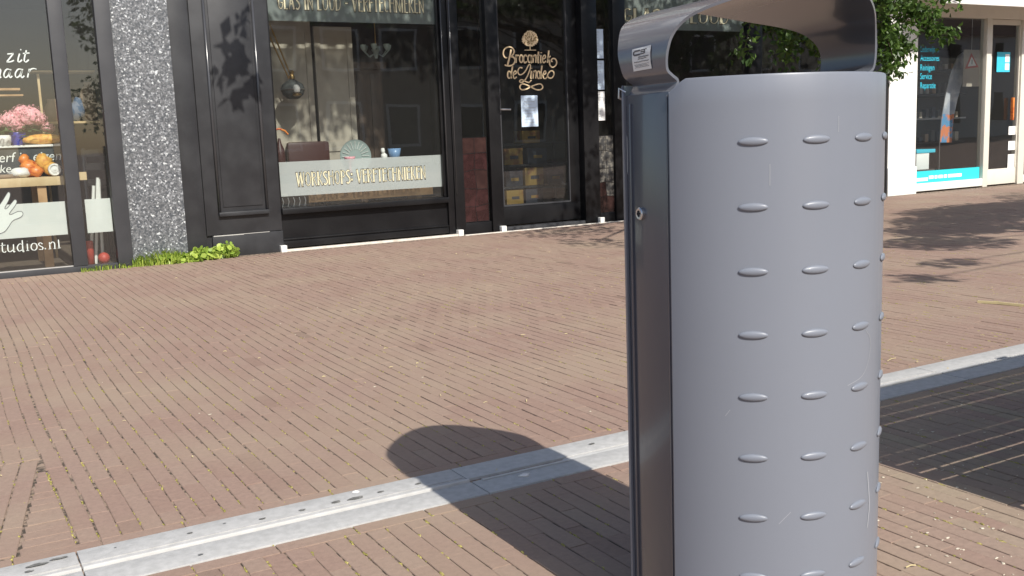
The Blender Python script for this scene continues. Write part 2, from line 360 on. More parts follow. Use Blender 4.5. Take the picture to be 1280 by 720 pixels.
DECO = {
 'W': (.74, [([(.06, 1), (.2, 0)], T), ([(.2, 0), (.37, 1)], N), ([(.37, 1), (.52, 0)], T), ([(.52, 0), (.68, 1)], N)]),
 'O': (.58, [(ell(.29, .5, .22, .46), N), ([(.12, .2), (.12, .8)], T*.8)]),
 'R': (.52, [([(.1, 0), (.1, 1)], T), ([(.12, .97), (.32, .95), (.42, .8), (.32, .62), (.12, .58)], N), ([(.2, .58), (.44, 0)], N)]),
 'K': (.52, [([(.1, 0), (.1, 1)], T), ([(.14, .35), (.44, 1)], N), ([(.2, .5), (.44, 0)], N*1.4)]),
 'S': (.46, [([(.38, .92), (.22, .97), (.08, .82), (.16, .62), (.34, .42), (.38, .2), (.22, .03), (.06, .1)], .11)]),
 'H': (.56, [([(.1, 0), (.1, 1)], T), ([(.46, 0), (.46, 1)], N), ([(.1, .62), (.46, .62)], N)]),
 'P': (.48, [([(.1, 0), (.1, 1)], T), ([(.12, .97), (.32, .95), (.42, .76), (.32, .54), (.12, .5)], N)]),
 ':': (.26, [([(.1, .2), (.1, .36)], .14), ([(.1, .6), (.1, .76)], .14)]),
 'V': (.54, [([(.06, 1), (.24, 0)], T), ([(.24, 0), (.46, 1)], N)]),
 'E': (.44, [([(.1, 0), (.1, 1)], T), ([(.1, .97), (.4, .97)], N), ([(.1, .62), (.36, .62)], N), ([(.1, .03), (.4, .03)], N)]),
 'F': (.44, [([(.1, 0), (.1, 1)], T), ([(.1, .97), (.4, .97)], N), ([(.1, .62), (.36, .62)], N)]),
 'T': (.48, [([(.23, 0), (.23, 1)], T), ([(.02, .97), (.44, .97)], N)]),
 'C': (.5, [(ell(.28, .5, .2, .46, 55, 305), N), ([(.12, .2), (.12, .8)], T*.8)]),
 'N': (.56, [([(.1, 0), (.1, 1)], T), ([(.1, 1), (.46, 0)], N), ([(.46, 0), (.46, 1)], N)]),
 'I': (.26, [([(.12, 0), (.12, 1)], T)]),
 'G': (.52, [(ell(.28, .5, .2, .46, 55, 345), N), ([(.12, .2), (.12, .8)], T*.8), ([(.3, .42), (.48, .42)], N)]),
 'L': (.42, [([(.1, 0), (.1, 1)], T), ([(.1, .03), (.38, .03)], N)]),
 'A': (.54, [([(.06, 0), (.26, 1)], N), ([(.26, 1), (.44, 0)], T), ([(.12, .35), (.4, .35)], N)]),
 'D': (.54, [([(.1, 0), (.1, 1)], T), ([(.1, .97), (.3, .93), (.44, .7), (.45, .4), (.34, .1), (.1, .03)], N)]),
 'B': (.5, [([(.1, 0), (.1, 1)], T), ([(.12, .97), (.34, .9), (.36, .66), (.12, .56)], N), ([(.12, .56), (.4, .46), (.4, .12), (.12, .03)], N)]),
 '-': (.36, [([(.06, .5), (.3, .5)], N*1.4)]), ' ': (.3, []),
}
def deco(text, x0, x1, z0, z1, Y, parent, m='gold', outline=True):
    wid = sum(DECO[c][0] for c in text); h = z1-z0; kx = (x1-x0)/wid
    out = MB(); ins = MB(); x = 0
    for c in text:
        for pts, wd in DECO[c][1]:
            p = catmull(pts, 3) if len(pts) > 2 else [np.array(q, float) for q in pts]
            ribbon(ins, p, wd, lambda u, v: (x0+(x+u)*kx, Y, z0+v*h))
            if outline: ribbon(out, p, wd, lambda u, v: (x0+(x+u)*kx, Y+.0015, z0+v*h), grow=.05)
        x += DECO[c][0]
    if outline: out.build('letter_outline', 'letterdark', parent, norm=False)
    return ins.build('lettering', m, parent, norm=False)
def text(s, x0, z0, h, Y, m, parent, xs=1.0, shear=0.0, name='lettering', width=None):
    cu = bpy.data.curves.new('t', 'FONT'); cu.body = s; cu.size = 1; cu.shear = shear; cu.resolution_u = 3
    o = bpy.data.objects.new('t', cu); col.objects.link(o)
    me = bpy.data.meshes.new_from_object(o.evaluated_get(bpy.context.evaluated_depsgraph_get()))
    bpy.data.objects.remove(o); bpy.data.curves.remove(cu)
    vs = np.array([v.co[:] for v in me.vertices]) if len(me.vertices) else np.zeros((1, 3))
    k = h/.72
    if width: xs = width/(k*(vs[:, 0].max()-vs[:, 0].min()))
    mb = MB(); mb.v = [(x0+v[0]*k*xs, Y, z0+v[1]*k) for v in vs]
    for p in me.polygons: mb.f.append(tuple(p.vertices)); mb.t.append(.5)
    bpy.data.meshes.remove(me)
    return mb.build(name, m, parent, norm=False)

# ================================================================== GROUND
gmesh = MB().quad((-300, -300, -.03), (300, -300, -.03), (300, 300, -.03), (-300, 300, -.03))
ground = tag(gmesh.build('ground', 'far'), kind='structure')
pav = tag(MB().quad((-2.2, -3.2, -.0034), (17.2, -3.2, -.0034), (17.2, 9.6, -.0034), (-2.2, 9.6, -.0034)).build('pavement', 'joint'), kind='structure')
CH0, CH1 = 2.392, 2.642          # drain channel
bricks = []                       # cx, cy, lx, ly, rot, tone, dz, tx, ty
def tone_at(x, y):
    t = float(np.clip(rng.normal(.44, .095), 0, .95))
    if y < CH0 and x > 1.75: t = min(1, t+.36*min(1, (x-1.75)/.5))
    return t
def addb(cx, cy, lx, ly, rot=0.0, tn=None):
    bricks.append((cx, cy, lx, ly, rot, tone_at(cx, cy) if tn is None else tn, float(rng.normal(0, .0005)), float(rng.normal(0, .0035)), float(rng.normal(0, .002))))
PW, PL = .0541, .2070
def field(xa, xb, ya, yb, wig):
    n = int((xb-xa)/PW)
    for i in range(n):
        x = xa+(i+.5)*PW
        y = ya-(PL*(.5 if i % 2 else 0)+rng.uniform(0, .03))
        gapL = rng.choice([.0012, .0024, .0042, .0065], p=[.42, .34, .18, .06])
        while y < yb:
            y2 = y+PL+rng.normal(0, .0012)
            a, b = max(y, ya), min(y2, yb)
            if ya > 2 and -2 < x+wig(x, a) < .205: a = max(a, 3.562)
            if b-a > .03:
                g = gapL+abs(rng.normal(0, .0014)); ge = rng.choice([.0004, .001, .0025], p=[.55, .35, .1])
                xc = x+wig(x, (a+b)/2)
                if not (xc < .205 and ya > 2 and (a+b)/2 < 3.56 and xc > -2):
                    addb(xc+rng.normal(0, .0006), (a+b)/2, PW-g, b-a-ge, float(rng.normal(0, .004)))
            y = y2
wig = lambda x, y: .010*math.sin(y*1.1+x*.35)+.006*math.sin(y*2.3+1)
field(-2.0, 17.0, CH1+PW+.002, 9.02, wig)
field(-2.0, 8.0, -3.0, CH0-PW-.002, wig)
# stretcher courses along both sides of the channel
x = -2.0
while x < 17:
    addb(x+.1035, CH1+PW/2, PL-.003, PW-.003); 
    if x < 8: addb(x+.06, CH0-PW/2, PL-.003, PW-.003)
    x += PL
# wedge of cut bricks where the courses turn (far left)
L1 = lambda y: .089+(y-2.731)*.146
y = CH1+PW+.002
while y < 3.52:
    xa, xb = L1(y+PW/2), .2185+wig(.245, y)-.003
    if xb-xa > .03: addb((xa+xb)/2, y+PW/2, xb-xa-.005, PW-.004)
    y += PW
an = -math.atan(.146)
for i in range(40):
    off = -(i+.5)*PW*1.0-.004
    s_ = -.55-(PL/2 if i % 2 else 0)
    while s_ < 1.2:
        sa, sb = max(s_, PW+.002), min(s_+PL, 3.558-CH1); sm_ = (sa+sb)/2
        pxm, pym = L1(CH1)+off/math.cos(an)+.146*sm_, CH1+sm_
        if sb-sa > .025 and -2 < pxm < .2185-PW*.5: addb(pxm, pym, PW-.004, (sb-sa)/math.cos(an)-.002, an)
        s_ += PL
B = bricks
def brick_geo(lx, ly):
    c = .0014; cy = .0004; hx, hy = lx/2, ly/2
    v = [(-hx, -hy, -.02), (hx, -hy, -.02), (hx, hy, -.02), (-hx, hy, -.02),
         (-hx, -hy, -c), (hx, -hy, -c), (hx, hy, -c), (-hx, hy, -c),
         (-hx+c, -hy+cy, 0), (hx-c, -hy+cy, 0), (hx-c, hy-cy, 0), (-hx+c, hy-cy, 0)]
    j = lambda: float(abs(rng.normal(0, .0011)))
    for q in range(8, 12): v[q] = (v[q][0]-math.copysign(j(), v[q][0]), v[q][1], v[q][2])
    f = [(8, 9, 10, 11), (4, 5, 9, 8), (5, 6, 10, 9), (6, 7, 11, 10), (7, 4, 8, 11), (0, 1, 5, 4), (1, 2, 6, 5), (2, 3, 7, 6), (3, 0, 4, 7)]
    return v, f
# choose the 300 that show largest in the photograph
bin_poly = lambda px: 780 < px < 1107
score = []
for k, b in enumerate(B):
    px, py = proj((b[0], b[1], 0)) if (np.array([b[0], b[1], -CH])@FW) > .2 else (-1, -1)
    d = math.sqrt(b[0]**2+b[1]**2+1)
    vis = 4 < px < 1276 and 4 < py < 712 and not bin_poly(px)
    score.append((b[2]*b[3]/d**3 if vis else -1, k))
score.sort(reverse=True); near = {k for s_, k in score[:300] if s_ > 0}
verts = []; faces = []; tones = []
nvar = 0; shared = {}
for k, b in enumerate(B):
    if k in near:
        key = (round(b[2]/.002), round(b[3]/.006), round(b[5]*7))
        if key not in shared:
            v, f = brick_geo(b[2], b[3]); me = bpy.data.meshes.new('brick'); me.from_pydata(v, [], f)
            at = me.attributes.new('tone', 'FLOAT', 'FACE'); at.data.foreach_set('value', [b[5]]*len(f)); me.materials.append(M['brick']); shared[key] = me
        o = bpy.data.objects.new('brick', shared[key]); col.objects.link(o); o.parent = pav
        o.location = (b[0], b[1], b[6]); o.rotation_euler = (b[8]*.6, b[7], b[4])
        continue
    v, f = brick_geo(b[2], b[3]); i0 = len(verts); cr, sr = math.cos(b[4]), math.sin(b[4])
    for q in v:
        z = q[2]+b[6]-q[0]*b[7]+q[1]*b[8]*.6
        verts.append((b[0]+q[0]*cr-q[1]*sr, b[1]+q[0]*sr+q[1]*cr, z))
    for q in f: faces.append(tuple(i0+t for t in q)); tones.append(b[5])
me = bpy.data.meshes.new('bricks'); me.from_pydata(verts, [], faces)
at = me.attributes.new('tone', 'FLOAT', 'FACE'); at.data.foreach_set('value', np.array(tones, dtype=np.float32)); me.materials.append(M['brick'])
bo = bpy.data.objects.new('bricks', me); col.objects.link(bo); bo.parent = pav; tag(bo, kind='stuff')

# moss in the joints
mm = MB(); cnt = 0
cand = [b for b in B if -.1 < b[0] < 7 and .8 < b[1] < 6.2]
for b in cand:
    dens = .85 if b[1] < 4.2 else .5
    if b[0] < 1.2: dens += .18
    if rng.random() > dens: continue
    sx = b[0]+b[2]/2+.0015; y0 = b[1]+rng.uniform(-.5, .4)*b[3]
    for q in range(rng.integers(1, 6)):
        r_ = rng.uniform(.0018, .0048); yy = y0+rng.uniform(-.035, .035)
        mm.blob((sx+rng.normal(0, .0015), yy, -.002), (r_*.8, r_*rng.uniform(1, 2.6), r_*.9), 5, 3, .35, int(rng.integers(1e6)))
tag(mm.build('joint_moss', 'moss', norm=False), 'yellow green moss tufts growing in the joints of the brick paving', 'moss', kind='stuff')
fk = MB()
for k in range(520):
    if k < 300: x, y = 1.9+abs(rng.normal(0, .7)), rng.uniform(1.15, 2.34)
    else: x, y = rng.uniform(.1, 7), rng.uniform(1.2, 7)
    r_ = rng.uniform(.0006, .0024)*(1 if k > 12 else 2.0); fk.blob((x, y, .0012), (r_*rng.uniform(.8, 3.5), r_*rng.uniform(.8, 2), .0012), 6, 3, .4, k)
tag(fk.build('sand_crumbs', 'crumb', norm=False), 'pale sand crumbs and grit scattered over the paving', 'sand', kind='stuff')
# loose litter: dry straws and pale petals
lm = MB()
for k in range(230):
    x, y = rng.uniform(0, 9), rng.uniform(.9, 8.8); a = rng.uniform(0, 3.14); ln = rng.uniform(.004, .014)
    if rng.random() < .06: ln = rng.uniform(.02, .045)
    dx, dy = math.cos(a)*ln, math.sin(a)*ln; wv = rng.uniform(.0008, .0022)
    lm.tube([(x-dx, y-dy, .004), (x, y, .007), (x+dx, y+dy, .004)], wv, 4)
a = PG(1222, 378.5); b = PG(1282, 383.5)
lm.tube([(a[0], a[1], .006), ((a[0]+b[0])/2, (a[1]+b[1])/2+.02, .008), (b[0], b[1], .006)], .009, 4)
tag(lm.build('dry_litter', 'straw', norm=False), 'scattered dry straws and leaf stalks lying on the paving', 'litter', kind='stuff')
wp = PG(445, 616.5)
pb = MB(); pb.blob((wp[0], wp[1], .004), (.012, .009, .004), 8, 4, .25, 3)
tag(pb.build('white_petal', 'cauli', smooth='all'), 'single white pebble on the bricks just above the drain channel', 'pebble')

# ---------------------------------------------------------------- drain channel
dr = thing('drain_channel', 'pale concrete slot drain channel running straight across the brick paving', 'drain', (1.2, 2.5, 0))
SEG = 1.055; xs = .212-3*SEG
YM0, YM1 = 2.506, 2.528
while xs < 14:
    a, b = xs+.0015, xs+SEG-.0015
    bx('slab', 'concrete', dr, a, b, CH0+.001, YM0-.002, -.12, .004+rng.normal(0, .0006), .003)
    bx('slab', 'concrete', dr, a, b, YM1+.002, CH1-.001, -.12, .004+rng.normal(0, .0006), .003)
    open_ = abs(xs-1.267) < .01
    if open_:
        bx('ridge', 'ridge', dr, a+.33, b, YM0, YM1, -.1, .001, .002)
        bx('slot_shade', 'slot', dr, a, a+.33, YM0-.0015, YM1+.0015, -.11, -.008)  # near-black strip set shallow, painting the shade of the open slot
        bx('slot_rim', 'ridge', dr, a+.03, a+.33, YM0-.016, YM0-.006, .0045, .0072)
    elif xs > 3.0 and xs < 3.4:
        bx('ridge', 'ridge', dr, a, a+.25, YM0, YM1, -.1, .008, .002); bx('slot_shade', 'slot', dr, a+.25, b, YM1-.008, YM1+.001, -.11, -.02); bx('ridge', 'ridge', dr, a+.25, b, YM0, YM1-.009, -.1, .006, .002)
    else:
        bx('ridge', 'ridge', dr, a, b, YM0+.003, YM1-.008, -.1, .0095, .003)
        bx('slot_shade', 'slot', dr, a, b, YM1-.008, YM1+.001, -.11, -.004); bx('inner_lip', 'concrete', dr, a, b, YM1+.014, YM1+.018, .0035, .0068)  # black strip behind the ridge paints its shadow line
    xs += SEG
for sx, sy, r_, e in ((.482, 2.586, .008, 1.3), (.669, 2.573, .012, 1.1), (.78, 2.572, .013, 1.1), (.878, 2.576, .016, 1.2), (.936, 2.572, .02, 1.7), (1.013, 2.578, .012, 1.2),
                   (.473, 2.428, .008, 1.2), (.575, 2.60, .006, 1), (1.13, 2.575, .011, 1.3), (1.75, 2.585, .012, 1.4), (.12, 2.60, .02, 1.6), (.17, 2.612, .014, 2), (.10, 2.57, .012, 1.2), (.3, 2.60, .005, 1)):
    g = random.Random(int(sx*1e4)); pts = []; r_ *= .72
    for q in range(14):
        an_ = 2*math.pi*q/14; rr_ = r_*(1+.45*(g.random()-.5)); pts.append((sx+rr_*e*math.cos(an_), sy+rr_*math.sin(an_)*.6, .0068))
    MB().poly(pts).build('dark_spot', 'spot', dr)
wb = MB(); wb.blob((1.42, 2.455, .006), (.02, .011, .004), 8, 4, .3, 5); wb.build('pale_blotch', 'cauli', dr, smooth='all')

# ================================================================== WASTE BIN
XC, YC, BROT = 1.3791, 1.4687, -.1083          # the bin is turned about 6 degrees against the shop fronts
YB0, YB1, AX, AY = YC-.0795, YC+.0795, .2320, .170
ARC_R = (AX*AX+AY*AY)/(2*AY); ARC_A = math.asin(AX/ARC_R)     # the front shell is a shallow arc between the side panels
def front_pt(th, off=0.0):
    f = (th/math.pi*2-1)*ARC_A; r_ = ARC_R+off
    return XC+r_*math.sin(f), YB0-(r_*math.cos(f)-(ARC_R-AY)), math.sin(f), -math.cos(f)
def unrot(v, pt=True):
    c_, s_ = math.cos(-BROT), math.sin(-BROT); x, y = (v[0]-XC, v[1]-YC) if pt else (v[0], v[1])
    q = (x*c_-y*s_, x*s_+y*c_)
    return np.array([q[0]+(XC if pt else 0), q[1]+(YC if pt else 0), v[2]])
OB = unrot(O)
def rayb(x, y): return unrot(ray(x, y), False)
def PXb(x, y, X): d = rayb(x, y); return OB+d*((X-OB[0])/d[0])
ZR = 1.086
wb_ = thing('waste_bin', 'tall grey metal litter bin with arched hood and embossed front shell', 'waste bin', (XC, YC, 0))
def shell(sgn, name):
    n = 72; rows_o = []; zs_rel = [0, .02]+[i/24 for i in range(1, 24)]+[1]
    def col_(th, r_off, zz):
        y0 = YB0 if sgn < 0 else YB1
        if sgn < 0: x, y = front_pt(th, r_off)[:2]
        else: x = XC-(AX+r_off)*math.cos(th); y = y0+(.075+r_off)*math.sin(th)
        return x, y, zz
    ths = [math.pi*k/n for k in range(n+1)]
    def ztop(th):
        arc = min(th, math.pi-th)*.21
        return ZR-max(0, .034-arc)*.62
    outer = [[col_(th, 0, .075+(ztop(th)-.004-.075)*t) for th in ths] for t in zs_rel]
    rim = [[col_(th, -.0012, ztop(th)-.0008) for th in ths], [col_(th, -.003, ztop(th)) for th in ths], [col_(th, -.005, ztop(th)-.001) for th in ths]]
    inner = [[col_(th, -.006, .075+(ztop(th)-.005-.075)*t) for th in ths] for t in reversed(zs_rel)]
    mb = MB(); mb.grid(outer+rim+inner)
    # side lips
    for th in (0, math.pi):
        a = [[col_(th, 0, .075+(ztop(th)-.075)*t) for t in (0, .5, 1)], [col_(th, -.006, .075+(ztop(th)-.075)*t) for t in (0, .5, 1)]]
        mb.grid(a)
    return mb.build(name, 'shell', wb_, smooth=True)
fs = shell(-1, 'front_shell'); rs = shell(1, 'rear_shell')
# embossed bumps on the front shell: columns from the photo's bearings, equal spacing
def th_of(px):
    d = rayb(px, 300); best = None
    for k in range(400):
        th = math.pi*k/400; x, y, nx, ny = front_pt(th)
        if nx*(x-OB[0])+ny*(y-OB[1]) > .02: continue          # faces away from the camera
        e = abs((x-OB[0])*d[1]-(y-OB[1])*d[0])
        if best is None or e < best[0]: best = (e, th)
    return best[1]
ta, tb, tc_ = th_of(941), th_of(1020), th_of(1077.5)
step = ((tb-ta)+(tc_-tb))/2
cols_ = [t_ for t_ in (ta-2*step, ta-step, ta, tb, tc_, tc_+step) if t_ > ta-.01 and t_ < math.pi-.06]
def z_of(px, py, th):
    d = rayb(px, py); x, y = front_pt(th)[:2]; x -= OB[0]; y -= OB[1]
    return CH+d[2]*(x*d[0]+y*d[1])/(d[0]**2+d[1]**2)
z_first = z_of(941, 177, ta); z_sixth = z_of(944, 573, ta); dz = (z_first-z_sixth)/5
proto = None
for ci, th in enumerate(cols_):
    for r_i in range(11):
        z = z_first-dz*r_i
        if z < .13: continue
        if proto is None:
            mb = MB(); n, m_ = 20, 6; rows = []
            for a in range(m_+1):
                ph = math.pi/2*a/m_
                rows.append([(.0255*math.cos(ph)*math.cos(2*math.pi*q/n), -.0048*math.sin(ph), .0074*math.cos(ph)*math.sin(2*math.pi*q/n)) for q in range(n+1)])
            mb.grid(rows); proto = mb.mesh('bump'); proto.materials.append(M['shell']); proto.polygons.foreach_set('use_smooth', [True]*len(proto.polygons))
            bm = bmesh.new(); bm.from_mesh(proto); bmesh.ops.remove_doubles(bm, verts=bm.verts, dist=1e-5); bmesh.ops.recalc_face_normals(bm, faces=bm.faces); bm.to_mesh(proto); bm.free()
        o = bpy.data.objects.new('bump', proto); col.objects.link(o); o.parent = fs
        x, y, nx, ny = front_pt(th)
        o.location = Vector((x, y, z)); o.rotation_euler = (0, 0, math.atan2(nx, -ny))
        o.rotation_euler = (0, 0, math.atan2(ny, nx)+math.pi/2)
        o.matrix_parent_inverse = Matrix.Translation(-Vector(wb_.location)) if False else Matrix.Identity(4)
scr_m = mat('pale_scratch', (.29, .305, .335), .6)
for sp_, wd_ in (([(1062, 482), (1080, 470), (1088, 450), (1090, 425), (1084, 412)], .0012), ([(1089, 590), (1092, 630), (1090, 660)], .004), ([(962, 205), (962, 232)], .0012), ([(1046, 145), (1046, 165)], .001), ([(905, 520), (912, 512)], .001), ([(990, 640), (975, 655)], .001)):
    pts3 = []
    for q_ in catmull(sp_, 4):
        th_ = th_of(q_[0]); pts3.append((*front_pt(th_, .0006)[:2], z_of(q_[0], q_[1], th_)))
    mb = MB()
    for k in range(len(pts3)-1):
        a_, b_ = np.array(pts3[k]), np.array(pts3[k+1]); d_ = b_-a_; hv = np.array([d_[0], d_[1], 0]); tx = front_pt(th_)[2:]; n_ = np.cross(d_, [tx[0], tx[1], 0]); n_ = n_/np.linalg.norm(n_)*wd_/2
        mb.quad(a_-n_, a_+n_, b_+n_, b_-n_)
    mb.build('scratch', scr_m, fs, norm=False).matrix_parent_inverse = Matrix.Identity(4)
def set_children_world():
    # the shells carry a parent inverse, so their own matrix is identity in world space
    pass
# side panels
XL, XR = XC-AX+.004, XC+AX-.004
sp = bx('side_panel', 'panelcoat', wb_, XL, XL+.018, YB0+.003, YB1-.003, .06, 1.066, .003)
sp['label'] = 'dark flat side panel with lock'
bx('panel_fold', 'panelcoat', sp, XL-.003, XL+.003, YB1-.022, YB1-.016, .062, 1.05, .0015)
bx('panel_fold', 'panelcoat', sp, XL-.002, XL+.003, YB0+.010, YB0+.014, .062, 1.06, .001)
bx('side_panel', 'panelcoat', wb_, XR-.018, XR, YB0+.003, YB1-.003, .06, 1.066, .003)
lp = PXb(802, 267, XL)
MB().lathe([(.012, 0), (.012, -.005), (.0098, -.007), (.0065, -.0066), (.006, -.003)], (XL, lp[1], lp[2]), 18, 'x').build('lock', 'steel', sp, smooth=True)
bx('keyhole', 'slot', sp, XL-.0078, XL-.0026, lp[1]-.0055, lp[1]+.0055, lp[2]-.0014, lp[2]+.0014)
hk = PXb(776, 117, XL-.006)
MB().tube([(XL+.004, YB1+.012, hk[2]-.012), (XL-.006, YB1+.013, hk[2]-.008), (XL-.006, YB1+.012, hk[2]+.010), (XL+.004, YB1+.004, hk[2]+.002)], .0026, 8).build('hinge_hook', 'steel', wb_, smooth=True)
# hood: bent sheet, (x, z) profile with flared front and rear edges
prof_l = [(XL+.006, 1.050), (XL+.006, 1.066), (XL+.016, 1.082), (XL+.006, 1.091), (XL-.005, 1.101), (XL-.009, 1.118), (XL-.0095, 1.136), (XL-.006, 1.156), (XL+.003, 1.175), (XL+.018, 1.192), (XL+.042, 1.206), (XL+.078, 1.219), (XL+.118, 1.231), (XL+.165, 1.243), (XL+.200, 1.2485), (XC, 1.250)]
prof = prof_l+[(2*(XC+.004)-x, z) for x, z in prof_l[-2::-1]]
prof = [tuple(p) for p in catmull(prof, 4)]
HA = max(abs(p[0]-XC) for p in prof)+.002
def hd(x, z):
    base = (YB1-YB0)/2-.004
    f_ = max(0.0, 1-((x-XC)/HA)**2)
    if z < 1.10: g_ = 0.0
    else: g_ = min(1, (z-1.10)/.05)
    g_ = g_*g_*(3-2*g_)
    return base+.14*f_**1.1*g_, base+.18*f_**1.05*g_
TH = .005
def hood_rows(off):
    rows = []
    for k, (x, z) in enumerate(prof):
        a = np.array(prof[max(k-1, 0)]); b = np.array(prof[min(k+1, len(prof)-1)]); d = (b-a)/np.hypot(*(b-a)); nrm = np.array([d[1], -d[0]])
        q = np.array([x, z])+nrm*off; h_ = hd(x, z)
        rows.append([(q[0], YC+(h_[0] if t < 0 else h_[1])*t, q[1]) for t in (-1, -.985, -.75, -.5, -.25, 0, .25, .5, .75, .985, 1)])
    return rows
o_, i_ = hood_rows(0), hood_rows(TH)
mb = MB(); mb.grid(o_); mb.grid(i_); mb.grid([[r_[0] for r_ in o_], [r_[0] for r_ in i_]]); mb.grid([[r_[-1] for r_ in o_], [r_[-1] for r_ in i_]])
mb.grid([o_[0], i_[0]]); mb.grid([o_[-1], i_[-1]])
hood = mb.build('hood', 'hoodpaint', wb_, smooth=True)
# sticker on the left cheek of the hood
def cheek_x(z):
    b_ = min(prof[:len(prof)//2], key=lambda p: abs(p[1]-z)); return b_[0]
c1, c2, c3, c4 = (PXb(790.5, 62, XL-.0095), PXb(813.5, 56, XL-.0095), PXb(814.5, 85.5, XL-.0095), PXb(792, 89.5, XL-.0095))
rows = []
for k in range(8):
    t = k/7; a = c1*(1-t)+c4*t; b = c2*(1-t)+c3*t
    rows.append([(cheek_x(p[2])-.0016, p[1], p[2]) for p in (a, a*.5+b*.5, b)])
st = MB().grid(rows).build('sticker', 'sticker', hood)
def sfn(u, v):
    p = (c1*(1-u)+c2*u)*(1-v)+(c4*(1-u)+c3*u)*v
    return (cheek_x(p[2])-.0024, p[1], p[2])
mb = MB()
ribbon(mb, [(.46, .12), (.16, .12), (.10, .17), (.10, .25), (.16, .30), (.46, .30)], .075, sfn)
ribbon(mb, [(.68, .12), (.50, .12), (.50, .20), (.66, .20), (.66, .29), (.46, .29)], .05, sfn)
ribbon(mb, [(.70, .30), (.70, .12), (.80, .12)], .05, sfn)
for r_i, (v0, u0, u1, wd) in enumerate(((.42, .36, .92, .05), (.50, .34, .80, .035), (.62, .12, .92, .035), (.74, .12, .9, .02), (.80, .15, .86, .02), (.86, .12, .9, .02))):
    u = u0
    while u < u1:
        g = .05+.03*random.random(); ribbon(mb, [(u, v0), (min(u+g*.7, u1), v0+(-.01 if random.random() < .5 else .01))], wd, sfn); u += g
mb.build('print', 'ink', st, norm=False)
# inner bucket and base
bk = MB(); ring = []
for k in range(40):
    a = 2*math.pi*k/40; ring.append((XC+.2*math.cos(a), (YC-.02)+(.17)*math.sin(a)))
bk.grid([[(x, y, z) for x, y in ring+ring[:1]] for z in (1.02, .12)]); bk.poly([(x, y, .12) for x, y in ring]); bk.poly([(x, y, .99) for x, y in ring])
bk.build('inner_bucket', 'liner', wb_, smooth=True)
mb = MB(); ring = [(XC+.19*math.cos(2*math.pi*k/40), (YC-.02)+.16*math.sin(2*math.pi*k/40)) for k in range(40)]
mb.grid([[(x, y, z) for x, y in ring+ring[:1]] for z in (0.002, .08)]); mb.poly([(x, y, .08) for x, y in ring]); mb.build('base', 'liner', wb_, smooth=True)

wb_.rotation_euler = (0, 0, BROT)

# ================================================================== FRONTS
XEND = 16.0
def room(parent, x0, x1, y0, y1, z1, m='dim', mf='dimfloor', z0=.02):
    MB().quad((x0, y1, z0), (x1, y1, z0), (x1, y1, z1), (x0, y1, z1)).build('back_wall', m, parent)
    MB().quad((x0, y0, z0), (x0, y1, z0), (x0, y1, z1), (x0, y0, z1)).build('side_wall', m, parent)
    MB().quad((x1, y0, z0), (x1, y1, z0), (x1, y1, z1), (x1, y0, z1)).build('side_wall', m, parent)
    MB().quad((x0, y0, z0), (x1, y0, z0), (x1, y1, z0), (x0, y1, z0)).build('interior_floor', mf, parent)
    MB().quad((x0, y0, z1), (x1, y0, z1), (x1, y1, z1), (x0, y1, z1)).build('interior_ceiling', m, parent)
def pane(parent, x0, x1, z0, z1, Y, m='glass', name='pane'):
    return MB().quad((x0, Y, z0), (x1, Y, z0), (x1, Y, z1), (x0, Y, z1)).build(name, m, parent)
def upper(parent, x0, x1, Y, m, z0=2.78, z1=6.4, nw=2):
    bx('upper_wall', m, parent, x0, x1, Y, Y+.3, z0, z1)
    for k in range(nw):
        c = x0+(k+.5)*(x1-x0)/nw
        wv = bx('window', 'whitepaint', parent, c-.55, c+.55, Y-.03, Y-.004, 3.7, 5.3); pane(wv, c-.47, c+.47, 3.78, 5.22, Y-.034, 'glassdark'); bx('glazing_bar', 'whitepaint', wv, c-.02, c+.02, Y-.045, Y-.036, 3.78, 5.22)
    bx('cornice', 'whitepaint', parent, x0, x1, Y-.12, Y-.004, z1-.25, z1+.05)

# ---- left shop -------------------------------------------------
LY = 9.05
ls = thing('studio_shop', 'shop front with anthracite frames, frosted film strips and white lettering beside speckled column', 'shop', (0, LY, 0))
bx('mullion', 'greywood', ls, .948, 1.06, LY, LY+.09, .046, 2.72, .006)
bx('frame_post', 'greywood', ls, 1.300, 1.424, LY-.006, LY+.09, 0, 2.72, .006)
bx('frame_post', 'greywood', ls, -1.7, -1.58, LY-.006, LY+.09, 0, 2.72, .006)
bx('bottom_rail', 'greywood', ls, -1.578, 1.298, LY+.004, LY+.09, -.01, .044, .004)
bx('top_rail', 'greywood', ls, -1.7, 1.424, LY-.004, LY+.09, 2.722, 2.85, .004)
LG = LY+.05
p1 = pane(ls, -1.578, .947, .045, 2.72, LG); p2 = pane(ls, 1.061, 1.299, .045, 2.72, LG)
bx('sill_strip', 'scuff', ls, -1.578, .946, LY+.012, LY+.04, .046, .052)
LF = LG+.008
pane(ls, -1.55, .934, .315, .592, LF, 'film_white', 'frosted_strip')
pane(ls, 1.088, 1.290, .312, .596, LF, 'film_white', 'frosted_strip')
upper(ls, -1.7, 1.42, LY+.1, 'brickwall', 2.852, nw=2)
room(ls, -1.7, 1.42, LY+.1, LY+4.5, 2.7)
# white italic lettering on the pane
def fac(Y): return lambda px, py: tuple(PY(px, py, Y))
nib = (R(35), .28)
mb = MB(); f_ = fac(LG+.004)
def st_(pts, wd, smooth=True): ribbon(mb, catmull(pts, 5) if smooth and len(pts) > 2 else [np.array(p, float) for p in pts], wd, f_, nib)
